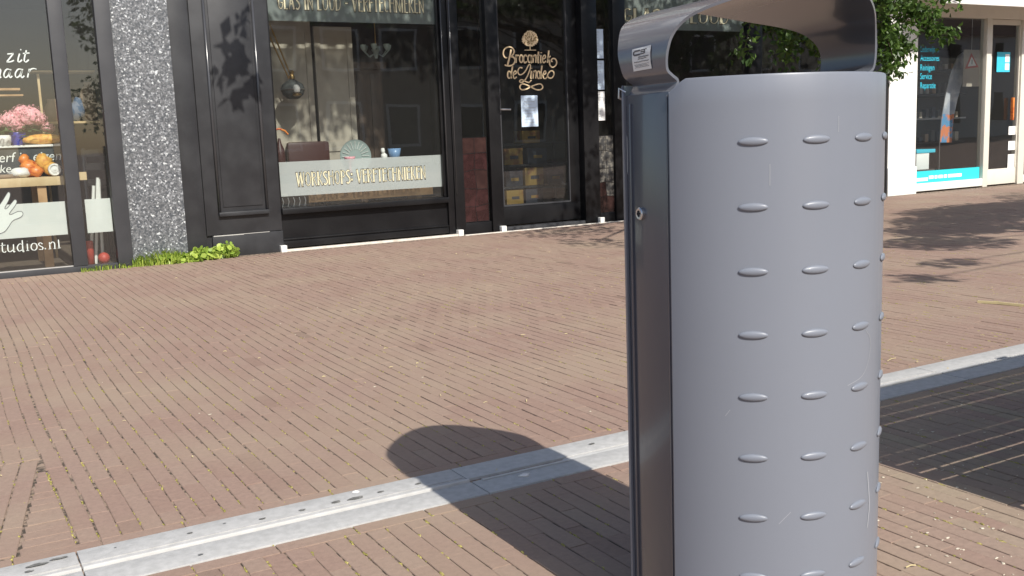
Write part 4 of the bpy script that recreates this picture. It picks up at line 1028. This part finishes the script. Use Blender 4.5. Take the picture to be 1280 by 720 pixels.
# pendant lamp
lpz = P_(366, 112, 9.75)
lt = thing('pendant_lamp', 'black round lantern hanging on a slanted arm in the workshop window', 'lamp', (lpz[0], lpz[1], lpz[2]))
MB().lathe([(.02, .10), (.05, .085), (.10, .05), (.118, 0), (.10, -.05), (.06, -.085), (.04, -.09)], tuple(lpz), 20).build('shade', 'slate', lt, smooth=True)
MB().lathe([(.006, .10), (.028, .101), (.03, .13), (.018, .15), (.03, .17), (.012, .19)], tuple(lpz), 14).build('chimney', 'bronze', lt, smooth=True)
MB().lathe([(.119, -.006), (.124, 0), (.119, .006)], tuple(lpz), 24).build('rim', 'steel', lt, smooth=True)
MB().lathe([(.012, -.03), (.03, -.02), (.035, .02), (.02, .05)], (lpz[0]+.0, lpz[1]-.118, lpz[2]-.01), 12).build('lamp_glass', 'cauli', lt, smooth=True)
MB().lathe([(.02, -.06), (.045, -.05), (.045, -.035), (.02, -.03)], (lpz[0]+.0, lpz[1]-.118, lpz[2]-.01), 12).build('burner', 'bronze', lt, smooth=True)
a, b = P_(337, 30, 9.75), P_(365, 98, 9.75)
MB().tube([tuple(a), tuple(b)], .008, 6).build('arm', 'bronze', lt); a, b = P_(337, 46, 9.75), P_(361, 98, 9.75); MB().tube([tuple(a), tuple(b)], .008, 6).build('arm', 'bronze', lt)
# chair back, plate, cups
a, b = P_(360, 190, 9.9), P_(413, 190, 9.9); zt = P_(386, 177, 9.9)[2]
ac = thing('leather_chair', 'dark red leather chair back behind the lower frosted strip', 'chair', ((a[0]+b[0])/2, 10.0, .02))
bx('backrest', 'leather', ac, a[0], b[0], 9.9, 9.98, .5, zt, .035); bx('seat', 'leather', ac, a[0], b[0], 9.982, 10.38, .40, .50, .03)
for lx in (a[0]+.03, b[0]-.03):
    for ly in (9.96, 10.3): MB().tube([(lx, ly, .021), (lx, ly, .41)], .018, 6).build('leg', 'black', ac)
c = P_(444, 193, 9.6)
pl = thing('glass_plate', 'round ribbed green glass plate standing on edge behind the frosted strip', 'plate', (c[0], 9.6, zi2)); r_ = .166
MB().lathe([(.02, .004), (.06, .006), (r_*.9, -.004), (r_, -.014), (r_, -.008), (r_*.9, .004), (.06, .014), (.02, .012)], (c[0], 9.6, zi2+.167), 40, 'y').build('dish', 'plate', pl, smooth=True)
rb = MB()
for k in range(20): an_ = math.pi*2*k/20; rb.tube([(c[0]+.07*math.cos(an_), 9.597, zi2+.167+.07*math.sin(an_)), (c[0]+r_*.88*math.cos(an_), 9.588, zi2+.167+r_*.88*math.sin(an_))], .0025, 4)
rb.build('ribs', 'cauli', pl)
q = P_(437, 197, 9.52); item('pink_dish', 'pale pink footed dish in front of the glass plate', 'dish', lambda mb: (mb.lathe([(.03, .001), (.012, .03), (.012, .1), (.05, .14), (.058, .165)], (q[0], 9.52, zi2), 16)), 'pink')
q = P_(493, 191, 9.55); item('blue_cup', 'blue and white cup behind the frosted strip', 'cup', lambda mb: mb.lathe([(.04, .001), (.055, .05), (.068, .12), (.062, .118), (.05, .05)], (q[0], 9.55, zi), 18), 'bluecup')
q = P_(480, 192, 9.56); item('porcelain_figure', 'small white porcelain figure left of the blue cup', 'figurine', lambda mb: (mb.blob((q[0], 9.56, zi+.04), (.035, .03, .04), 10, 6, .2, 6), mb.blob((q[0]-.01, 9.56, zi+.1), (.022, .02, .03), 9, 6, .2, 7)), 'cauli')
q = P_(350, 180, 9.6)
cpw = thing('copper_lamp', 'dark table lamp with a curved copper shade at the left edge of the workshop window', 'lamp', (q[0], 9.6, zi2))
MB().tube([tuple(P_(340, 163, 9.6)), tuple(P_(349, 161, 9.6)), tuple(P_(356, 163.5, 9.6)), tuple(P_(360, 168, 9.6))], .010, 8).build('shade_rim', 'orange', cpw, smooth=True)
MB().lathe([(.05, .001), (.06, .02), (.03, .05), (.05, .11), (.05, .2), (.045, .26), (.02, .32), (.012, .37)], (P_(350, 190, 9.6)[0], 9.6, zi2), 16).build('body', 'leather', cpw, smooth=True)
# wire basket at the sill left
bq = P_(362, 254, 9.36)
wbk = thing('wire_basket', 'small dark wire basket at the left foot of the workshop window', 'basket', (bq[0], 9.4, .40))
for k in range(5):
    xx = P_(352+k*7, 254, 9.36)[0]
    MB().tube([(xx, 9.34, .402), (xx+.012, 9.335, .45), (xx+.004, 9.34, .49)], .005, 6).build('wire', 'steel', wbk)
bx('tray', 'black', wbk, P_(350, 254, 9.36)[0], P_(383, 254, 9.36)[0], 9.35, 9.5, .402, .492)
# behind the door: rack of boxes
RY = 9.95
rk = thing('display_rack', 'grey shelving rack behind the glazed door', 'rack', (5.7, RY, .02))
rx0, rx1 = P_(628, 200, RY)[0], P_(712, 200, RY)[0]
levels = [P_(660, y, RY)[2] for y in (254, 232, 205, 179)]
for z in levels: bx('shelf_board', 'greywood', rk, rx0, rx1, RY, RY+.3, z-.022, z)
for xx in (rx0, rx1-.03, (rx0+rx1)/2): bx('upright', 'greywood', rk, xx, xx+.03, RY+.301, RY+.33, .021, levels[-1]+.3)
def boxx(px0, px1, lev, h_px, m, lab):
    x0, x1 = P_(px0, 200, RY)[0], P_(px1, 200, RY)[0]; z = levels[lev]+.001; h = h_px*.0088
    t_ = thing('gift_box', lab, 'box', ((x0+x1)/2, RY+.02, z)); bx('carton', m, t_, x0, x1, RY+.004, RY+.2, z, z+h, .003)
    bx('label_print', 'boxblue' if m == 'boxyellow' else 'boxyellow', t_, x0+(x1-x0)*.3, x1-(x1-x0)*.25, RY+.002, RY+.0035, z+h*.35, z+h*.55)
boxx(632, 653, 0, 18, 'boxyellow', 'yellow box on the lowest shelf behind the door'); boxx(656, 679, 1, 23, 'boxyellow', 'yellow box on the middle shelf behind the door')
boxx(631, 654, 2, 21, 'boxyellow', 'yellow box on the left of the upper shelf behind the door'); boxx(654, 676, 3, 16, 'boxyellow', 'yellow box on the topmost shelf behind the door')
boxx(632, 653, 1, 20, 'boxblue', 'dark blue box on the middle shelf behind the door'); boxx(660, 684, 2, 20, 'boxblue', 'dark blue box on the upper shelf behind the door')
boxx(684, 704, 1, 18, 'boxblue', 'dark box at the right of the middle shelf behind the door'); boxx(656, 678, 0, 18, 'boxblue', 'dark box in the centre of the lowest shelf behind the door')

# ---- right shop (white) -----------------------------------------
QY = 9.20
rsn = thing('white_repair_shop', 'white framed shop front with turquoise lettering and glass door', 'shop', (13, QY, 0))
bx('pillar', 'whitepaint', rsn, 11.10, 11.655, QY-.02, QY+.4, -.01, 2.60)
bx('pillar_base', 'whitepaint', rsn, 11.085, 11.66, QY-.045, QY-.0205, -.01, .37, .006)
bx('window_post', 'creampaint', rsn, 13.14, 13.245, QY-.01, QY+.1, .0, 2.60, .006)
bx('door_post', 'creampaint', rsn, 13.95, 14.10, QY-.01, QY+.1, .0, 2.60, .006)
bx('head_rail', 'creampaint', rsn, 11.656, 16.0, QY-.012, QY+.1, 2.375, 2.598, .004)
bx('bottom_rail', 'whitepaint', rsn, 11.656, 13.139, QY-.01, QY+.1, .02, .125, .006)
wpane = pane(rsn, 11.656, 13.139, .126, 2.374, QY+.05)
bx('turquoise_band', 'cyanband', wpane, 11.665, 13.13, QY+.040, QY+.043, .127, .292)
dash = MB(); xx = 12.02        # the band's small white wording is too blurred to read: word-shaped marks
for wd_ in (.10, .06, .09, .07, .30):
    dash.quad((xx, QY+.037, .176), (xx+wd_, QY+.037, .176), (xx+wd_, QY+.037, .222), (xx, QY+.037, .222)); xx += wd_+.022
tag(dash.build('band_wording', 'white', wpane, norm=False), kind='stuff')
bx('white_stripe', 'white', wpane, 11.68, 12.0, QY+.037, QY+.039, .155, .20)
dr2 = bx('door', 'creampaint', rsn, 13.247, 13.948, QY+.02, QY+.07, .02, .245, .004)
pane(dr2, 13.30, 13.93, .246, 2.30, QY+.045); bx('stile', 'creampaint', dr2, 13.247, 13.30, QY+.02, QY+.07, .246, 2.37); bx('stile', 'creampaint', dr2, 13.93, 13.948, QY+.02, QY+.07, .246, 2.37); bx('top_rail', 'creampaint', dr2, 13.301, 13.929, QY+.02, QY+.07, 2.30, 2.37)
a = PY(1266, 130, QY); bx('door_handle', 'orange', dr2, a[0]-.03, a[0], QY-.03, QY+.015, PY(1266, 150, QY)[2], PY(1266, 122, QY)[2], .006)
pane(rsn, 14.101, 15.9, .126, 2.374, QY+.05); bx('bottom_rail', 'whitepaint', rsn, 14.101, 16, QY-.01, QY+.1, .02, .125, .006)
bx('end_post', 'creampaint', rsn, 15.9, 16.0, QY-.008, QY+.1, .126, 2.374)
# canopy
bx('canopy', 'whitepaint', rsn, 11.30, 16.0, QY-.60, QY-.024, 2.60, 2.70, .01); bx('canopy_fascia', 'whitepaint', rsn, 11.30, 16.0, QY-.64, QY-.602, 2.45, 2.58, .006); bx('canopy_trim', 'cyanband', rsn, 11.30, 16.0, QY-.645, QY-.602, 2.584, 2.80, .004)
upper(rsn, 11.09, 16.0, QY+.11, 'whitepaint', 2.76, nw=3)
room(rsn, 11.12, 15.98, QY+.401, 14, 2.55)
for s_, px, py, x1_ in (('Lederwijnen', 1150.5, 65, 1173), ('Accessoires', 1150.5, 76, 1174), ('Reinigen', 1150, 88, 1167.5), ('Service', 1150, 99, 1164.5), ('Reparatie', 1150, 110.5, 1169)):
    a, b = PY(px, py, QY+.045), PY(x1_, py, QY+.045); text(s_, a[0], a[2], .085, QY+.045, 'cyan', wpane, width=b[0]-a[0])
a, b = PY(1246.5, 65, QY+.03), PY(1262, 90, QY+.03)
stk = bx('door_sticker', 'cyan', dr2, a[0], b[0], QY+.03, QY+.032, b[2], a[2]); bx('sticker_print', 'white', stk, a[0]+(b[0]-a[0])*.62, b[0]-.02, QY+.027, QY+.029, b[2]+.14, a[2]-.03); bx('sticker_print', 'white', stk, a[0]+(b[0]-a[0])*.62, b[0]-.02, QY+.027, QY+.029, b[2]+.03, b[2]+.12)
for k, (p0, p1) in enumerate((((1261, 158), (1272, 168)), ((1260.5, 176.5), (1271.5, 187)), ((1260, 193), (1271, 209)))):
    a, b = PY(*p0, QY+.035), PY(*p1, QY+.035)
    bx('door_notice', 'paperw', dr2, a[0], b[0], QY+.035, QY+.037, b[2], a[2])
# things in the repair shop window
fy = 9.75
fg = thing('feather_banner', 'tall curved pale advertising banner inside the repair shop window', 'banner', (PY(1178, 180, fy)[0], fy, .02))
edge = [(1175, 178), (1177, 150), (1182, 120), (1189, 92), (1198, 70), (1206, 65)]; edge2 = [(1190, 178), (1192, 150), (1198, 120), (1205, 96), (1209, 80), (1207, 66)]
rows = []
for a, b in zip(catmull(edge, 4), catmull(edge2, 4)):
    A_, B_ = PY(a[0], a[1], fy), PY(b[0], b[1], fy); rows.append([tuple(A_*(1-t)+B_*t+np.array([0, .02*math.sin(t*3.1), 0])) for t in (0, .33, .66, 1)])
M['banner'] = mat('banner_print', (.30, .33, .40), .7, noise=(5, (.55, .55, .58), .42, .6))
M['bannerp'] = mat('banner_colour', (.10, .28, .50), .7, noise=(7, (.65, .2, .08), .5, .56))
nr = len(rows); MB().grid(rows[5:]).build('cloth', 'banner', fg, smooth='all'); MB().grid(rows[:6]).build('printed_cloth', 'bannerp', fg, smooth='all')
MB().tube([(PY(1176, 178, fy)[0]-.01, fy+.01, .021)]+[tuple(PY(a[0]-.6, a[1], fy)) for a in edge], .008, 6).build('pole', 'steel', fg); MB().lathe([(.12, .021), (.12, .03), (.02, .035)], (PY(1176, 178, fy)[0]-.01, fy+.01, 0), 16).build('foot', 'black', fg)
wy = 9.62
ws = thing('warning_board', 'white notice board with a red warning triangle hung in the repair shop window', 'sign', (PY(1215, 80, wy)[0], wy, PY(1215, 105, wy)[2]))
a, b = PY(1205, 62, wy), PY(1225, 108, wy); bx('board', 'curtain', ws, a[0], b[0], wy, wy+.01, b[2], a[2])
t3 = [PY(1214, 66, wy), PY(1223, 84, wy), PY(1206, 86, wy)]
MB().poly([(p[0], wy-.003, p[2]) for p in t3]).build('red_triangle', 'red', ws, norm=False)
cc = sum(t3)/3; MB().poly([(cc[0]+(p[0]-cc[0])*.62, wy-.006, cc[2]+(p[2]-cc[2])*.62) for p in t3]).build('white_triangle', 'paperw', ws, norm=False)
bx('exclamation_mark', 'ink', ws, cc[0]-.008, cc[0]+.008, wy-.009, wy-.0075, cc[2]-.02, cc[2]+.05)
bx('cord', 'steel', ws, cc[0]-.003, cc[0]+.003, wy+.003, wy+.008, a[2]+.001, 2.549)
q0, q1 = PY(1144, 192, 9.4), PY(1161, 212, 9.4)
pc = thing('white_carton', 'white carton in the left corner of the repair shop window', 'carton', ((q0[0]+q1[0])/2, 9.45, .02))
bx('body', 'paperw', pc, q0[0]+.03, q1[0], 9.4, 9.62, .302, q0[2], .004); bx('stand', 'dim', pc, q0[0]+.03, q1[0]+.1, 9.38, 9.64, .021, .30)
bx('blue_lid', 'cyan', pc, q0[0]+.02, q1[0]+.12, 9.39, 9.63, q0[2]+.001, q0[2]+.05, .004)
for r_i, (zz, lab) in enumerate(((.62, 'lowest'), (1.02, 'second lowest'), (1.42, 'second highest'), (1.82, 'highest'))):
    t_ = thing('goods_shelf', lab+' goods shelf at the back of the repair shop', 'shelf', (13, 11.2, zz)); bx('shelf_board', 'greywood', t_, 11.9, 15.5, 11.2, 11.55, zz-.03, zz); bx('back_panel', 'dim', t_, 11.9, 15.5, 11.551, 11.57, zz-.03, zz+.35)
    for k in range(22):
        xx = 12+k*.155; h = random.uniform(.08, .2); bx('bottle', random.choice(['boxblue', 'clay', 'greywood', 'dim', 'curtain', 'scuff']), t_, xx, xx+random.uniform(.06, .1), 11.22, 11.3, zz+.001, zz+h, .008)

# ================================================================== TREE
def leaf_cloud(mb, c, r3, n, ls=.05, droop=.3):
    for k in range(n):
        d = rng.normal(size=3); d /= np.linalg.norm(d); r_ = rng.random()**.45
        p = np.array(c)+d*np.array(r3)*r_
        a = rng.normal(size=3); a[2] -= droop; a /= np.linalg.norm(a); b = np.cross(a, rng.normal(size=3)); b /= np.linalg.norm(b)
        L_ = ls*rng.uniform(.7, 1.35); wd = L_*.30; nn = np.cross(a, b)*L_*.12
        mb.quad(p, p+a*L_*.5+b*wd+nn, p+a*L_, p+a*L_*.5-b*wd+nn, float(rng.random()))
tree = thing('street_tree', 'leafy green street tree overhanging the paving behind the litter bin', 'tree', (7.72, 6.95, 0))
TB = (8.0, 6.95)
tk = MB(); tk.tube([(7.72, 6.95, -.05), (7.72, 6.95, .3), (7.72, 6.94, 1.5), (7.72, 6.9, 2.8), (7.7, 6.8, 4.2)], [.17, .13, .115, .105, .07], 12); tk.build('trunk', 'bark', tree, smooth='all')
cl = [  # (centre, radii, leaves)
 ((5.6, 5.2, 3.1), (.7, .6, .3), 420), ((6.6, 5.6, 3.4), (.8, .7, .4), 420), ((5.2, 4.1, 3.1), (.35, .5, .2), 130),
 ((3.5, 6.0, 5.05), (.75, .5, .22), 620), ((4.5, 6.0, 5.0), (.7, .5, .26), 800), ((5.6, 6.0, 4.7), (.7, .6, .45), 1000), ((6.6, 6.0, 4.7), (.7, .6, .5), 1000), ((7.6, 6.1, 4.7), (.7, .6, .45), 700),
 ((4.2, 6.0, 5.6), (1.3, .9, .6), 900), ((5.8, 6.0, 5.5), (1.3, 1.0, .8), 1300), ((7.4, 6.2, 5.4), (1.3, 1.0, .9), 1300), ((9.0, 6.2, 5.4), (1.2, 1.0, .9), 1100), ((3.2, 6.2, 5.9), (.7, .6, .4), 260),
 ((7.2, 5.8, 4.15), (.75, .5, .5), 1300), ((8.2, 5.8, 4.15), (.75, .5, .5), 1300), ((9.0, 5.8, 4.3), (.5, .5, .4), 500), ((6.6, 6.4, 4.4), (1.2, .8, .5), 800), ((8.0, 6.6, 4.4), (1.0, .9, .6), 800), ((11.0, 6.0, 5.6), (1.2, .9, .6), 700), ((7.0, 6.4, 6.6), (2.2, 1.4, .7), 1400),
 ((8.9, 7.6, 2.55), (.6, .5, .45), 700), ((8.3, 7.8, 2.3), (.45, .4, .5), 480), ((9.6, 7.9, 2.5), (.5, .45, .35), 420), ((8.55, 7.9, 1.95), (.3, .3, .35), 240),
]
cl2 = [((7.1, 1.75, 3.2), (.6, .42, .2), 600), ((7.9, 2.35, 3.2), (.65, .45, .2), 800), ((8.7, 2.85, 3.2), (.7, .5, .2), 900), ((9.5, 3.4, 3.2), (.7, .5, .2), 900), ((10.3, 3.5, 3.2), (.7, .5, .2), 800), ((11.0, 3.2, 3.3), (.7, .6, .2), 700),
 ((8.4, 2.1, 3.3), (.7, .4, .2), 420), ((9.4, 2.6, 3.3), (.7, .4, .2), 500), ((10.3, 2.7, 3.4), (.7, .4, .3), 500), ((5.4, .6, 3.2), (.28, .2, .1), 50), ((6.1, .95, 3.2), (.3, .16, .1), 60), ((11.8, 1.8, 4.4), (1.2, 1.0, .7), 900), ((12.2, 1.2, 5.2), (1.1, 1.0, .7), 800)]
tree2 = thing('street_tree', 'second street tree whose crown shades the paving before the repair shop', 'tree', (12.0, 1.4, 0))
MB().tube([(12, 1.4, -.05), (12, 1.4, .3), (12.02, 1.4, 2.2), (12.0, 1.45, 4.6)], [.19, .14, .12, .06], 12).build('trunk', 'bark', tree2, smooth='all')
c2 = MB(); b2 = MB()
for c, r3, n in cl2:
    leaf_cloud(c2, c, r3, int(n*1.3), .1); b2.tube([(12, 1.42, max(2.0, c[2]-1.2)), ((c[0]+12)/2, (c[1]+1.42)/2, c[2]-.2), c], [.03, .014, .005], 6)
c2.build('crown', 'leaf', tree2, norm=False); b2.build('branches', 'bark', tree2, smooth='all')
cr_ = MB(); br = MB()
for c, r3, n in cl:
    leaf_cloud(cr_, c, r3, n, .085)
    z0 = min(4.0, max(2.2, c[2]-.9)); br.tube([(7.72, 6.88, z0), ((c[0]+7.72)/2, (c[1]+6.88)/2, (c[2]+z0)/2+.15), c], [.05, .03, .008], 6)
# visible hanging sprays (right of the bin): compound twigs with leaflets
def spray(p0, p1, n, ls, mb, bmb):
    p0, p1 = np.array(p0), np.array(p1); bmb.tube([tuple(p0), tuple(p0*.5+p1*.5+np.array([0, 0, .05])), tuple(p1)], [.009, .006, .003], 5)
    for k in range(n):
        t = rng.random()**.8; q = p0*(1-t)+p1*t+np.array([0, 0, .05])*4*t*(1-t)*.25
        leaf_cloud(mb, q+rng.normal(0, .05, 3), (.07, .07, .06), 3, ls, .6)
for (a, b, n) in (((1095, -20), (1150, 22), 60), ((1100, 10), (1140, 70), 60), ((1096, 0), (1112, 95), 85), ((1100, 30), (1125, 100), 45), ((1110, 20), (1198, 50), 60), ((1130, -10), (1200, 5), 40), ((1150, 5), (1178, 48), 40), ((1098, 40), (1118, 60), 50), ((1105, -5), (1170, 20), 60), ((1115, 50), (1135, 78), 24)):
    Yv = rng.uniform(7.9, 8.3); spray(PY(*a, Yv), PY(*b, Yv-.15), n, .075, cr_, br)
for k in range(9):
    Yv = rng.uniform(7.8, 8.3); x0 = rng.uniform(950, 1040); spray(PY(x0, -20, Yv), PY(x0+rng.uniform(-25, 25), rng.uniform(40, 100), Yv), 34, .075, cr_, br)
cro = cr_.build('crown', 'leaf', tree, norm=False); br.build('branches', 'bark', tree, smooth='all')
# hanging spray casting the leaf shadow on the pilaster
sh = MB()
for (X_, Z_, sc_) in ((2.52, 2.16, .11), (2.35, 1.92, .10), (2.44, 1.76, .12), (2.30, 1.66, .09), (2.40, 1.50, .10), (2.58, 1.62, .07), (2.47, 1.95, .06)):
    k_ = 3.0
    leaf_cloud(sh, (X_+.03, 9.15-k_*math.cos(SUN_EL), Z_+k_*math.sin(SUN_EL)), (sc_*.55, .05, sc_*.7), 9, .15, 1.2)
sh.build('hanging_leaves', 'leaf', tree, norm=False)

# weeds at the foot of the column (low leafy growth and blades)
def weed(name, label, px0, px1, py, h, n, leafy, ypl):
    mb = MB(); a = PG(px0, py[0]); b = PG(px1, py[1])
    o = []
    for k in range(n):
        t = rng.random(); x = a[0]*(1-t)+b[0]*t+rng.normal(0, .01); y = ypl-abs(rng.normal(0, .045)); hh = h*rng.uniform(.35, 1)*(1 if leafy else (.45+.75*math.sin(math.pi*min(1, t*.9+.15))))
        an_ = rng.uniform(0, 6.28); lean = np.array([math.cos(an_), -abs(math.sin(an_)), 0])*hh*rng.uniform(.3, .95)
        p0 = np.array([x, y, 0.0]); p2 = p0+lean+np.array([0, 0, hh]); p1 = p0+lean*.3+np.array([0, 0, hh*.7]); s_ = np.cross(lean+1e-4, [0, 0, 1]); s_ = s_/np.linalg.norm(s_)
        tn = float(rng.random())
        if leafy:
            mb.tube([tuple(p0), tuple(p1)], .002, 4)
            for q in range(5):
                c = p0+(p1-p0)*rng.uniform(.3, 1)+rng.normal(0, .018, 3); c[2] = max(c[2], .01); e = rng.normal(size=3); e /= np.linalg.norm(e); f2 = np.cross(e, rng.normal(size=3)); f2 /= np.linalg.norm(f2); L_ = .03*rng.uniform(.6, 1.2)
                mb.poly([c-e*L_, c-e*L_*.3+f2*L_*.7, c+e*L_*.6+f2*L_*.6, c+e*L_, c+e*L_*.6-f2*L_*.6, c-e*L_*.3-f2*L_*.7], float(rng.random()))
        else:
            w0 = .0045
            mb.quad(p0-s_*w0, p0+s_*w0, p1+s_*w0, p1-s_*w0, tn); mb.poly([p1-s_*w0, p1+s_*w0, p2], tn)
    if leafy: mb.tube([(a[0], ypl-.03, .004), (b[0], ypl-.03, .004)], .004, 5)
    return tag(mb.build(name, 'weed', norm=False), label, 'weed')
weed('grass_tuft', 'bright green grass tuft at the foot of the speckled column', 168, 244, (333, 322), .125, 420, False, 9.07)
weed('leafy_weed', 'round leaved green weed at the foot of the dark pilaster', 250, 270, (326, 323), .13, 90, True, 9.13)
weed('leafy_weed', 'smaller upright green weed just right of the round leaved one', 280, 294, (323, 321), .15, 60, True, 9.13)
weed('leafy_weed', 'low leafy bright green weeds along the foot of the speckled column', 196, 240, (329, 323), .075, 120, True, 9.08)
weed('dry_grass', 'low yellowing grass spilling left of the column foot', 100, 190, (338, 333), .05, 130, False, 9.03)

# ================================================================== slatted screen (stands right of the camera; its shadow lies in the photo)
scr = thing('slatted_screen', 'brown slatted timber screen standing beside the paving right of the bin', 'screen', (3.6, 1.33, 0))
cot = math.cos(SUN_EL)/math.sin(SUN_EL); SY0 = 1.33; ztop = (2.508-SY0)/cot
lines = [2.328, 2.254, 2.181, 2.117, 2.045, 1.968, 1.89, 1.81, 1.738, 1.66]
zg = [(y_-SY0)/cot for y_ in lines]; gaps = [.013, .013, .014, .011, .005, .012, .014, .017, .015, .006]
edges = [ztop]+[v for z, g_ in zip(zg, gaps) for v in (z+g_/2, z-g_/2)]+[.16]
for k in range(0, len(edges), 2): bx('slat', 'timber', scr, 2.333, 5.2, SY0, SY0+.012, edges[k+1], edges[k])
for xx in (2.335, 2.43, 3.75, 5.12): bx('post', 'timber', scr, xx, xx+(.02 if xx < 2.5 else .07), SY0+.0125, SY0+.05, 0, ztop-.01)
bx('foot', 'timber', scr, 2.36, 2.42, SY0-.4, SY0-.001, 0.0, .05); bx('foot', 'timber', scr, 5.0, 5.06, SY0-.4, SY0-.001, 0.0, .05)

# ================================================================== street side behind the camera (seen in the shop glass)
for k, (x0, x1, zt, m, lab) in enumerate(((-16, -3, 5.2, 'brickwall', 'low brick house across the street, leftmost of the row'), (7, 16, 8.2, 'brickwall', 'tall brick house across the street, second of the row'),
                                  (16.2, 27, 7.4, 'curtain', 'pale rendered house across the street, third of the row'), (27.2, 40, 8.0, 'brickwall', 'brick house across the street, fourth of the row'), (40.2, 54, 7.0, 'whitepaint', 'white house across the street, last of the row'))):
    Yh = -15.0
    h_ = thing('house', lab, 'house', ((x0+x1)/2, Yh, 0)); bx('wall', m, h_, x0, x1, Yh-6, Yh, 0, zt-1.8)
    MB().poly([(x0-.2, Yh+.3, zt-1.85), (x1+.2, Yh+.3, zt-1.85), (x1+.2, Yh-3, zt), (x0-.2, Yh-3, zt)]).build('roof', 'roof', h_, norm=False); MB().poly([(x0-.2, Yh-6.3, zt-1.85), (x1+.2, Yh-6.3, zt-1.85), (x1+.2, Yh-3, zt), (x0-.2, Yh-3, zt)]).build('roof', 'roof', h_, norm=False)
    for q in range(4):
        c = x0+(q+.5)*(x1-x0)/4
        for z0, z1 in ((.7, 2.3), (3.4, 4.9)):
            if z1 < zt-2: wv = bx('window', 'whitepaint', h_, c-.7, c+.7, Yh+.002, Yh+.04, z0, z1); bx('pane', 'slot', wv, c-.6, c+.6, Yh+.041, Yh+.05, z0+.1, z1-.1)
ot = thing('roadside_tree', 'round leafy tree across the street between the houses', 'tree', (4.6, -12, 0)); MB().tube([(4.6, -12, 0), (4.6, -12, 2), (4.7, -12.1, 4)], [.2, .15, .08], 10).build('trunk', 'bark', ot, smooth='all')
oc = MB()
for k in range(14): leaf_cloud(oc, (4.6+rng.normal(0, .8), -12+rng.normal(0, 1), 4.3+rng.normal(0, 1.0)), (.9, .9, .7), 220, .16)
oc.build('crown', 'leaf', ot, norm=False)
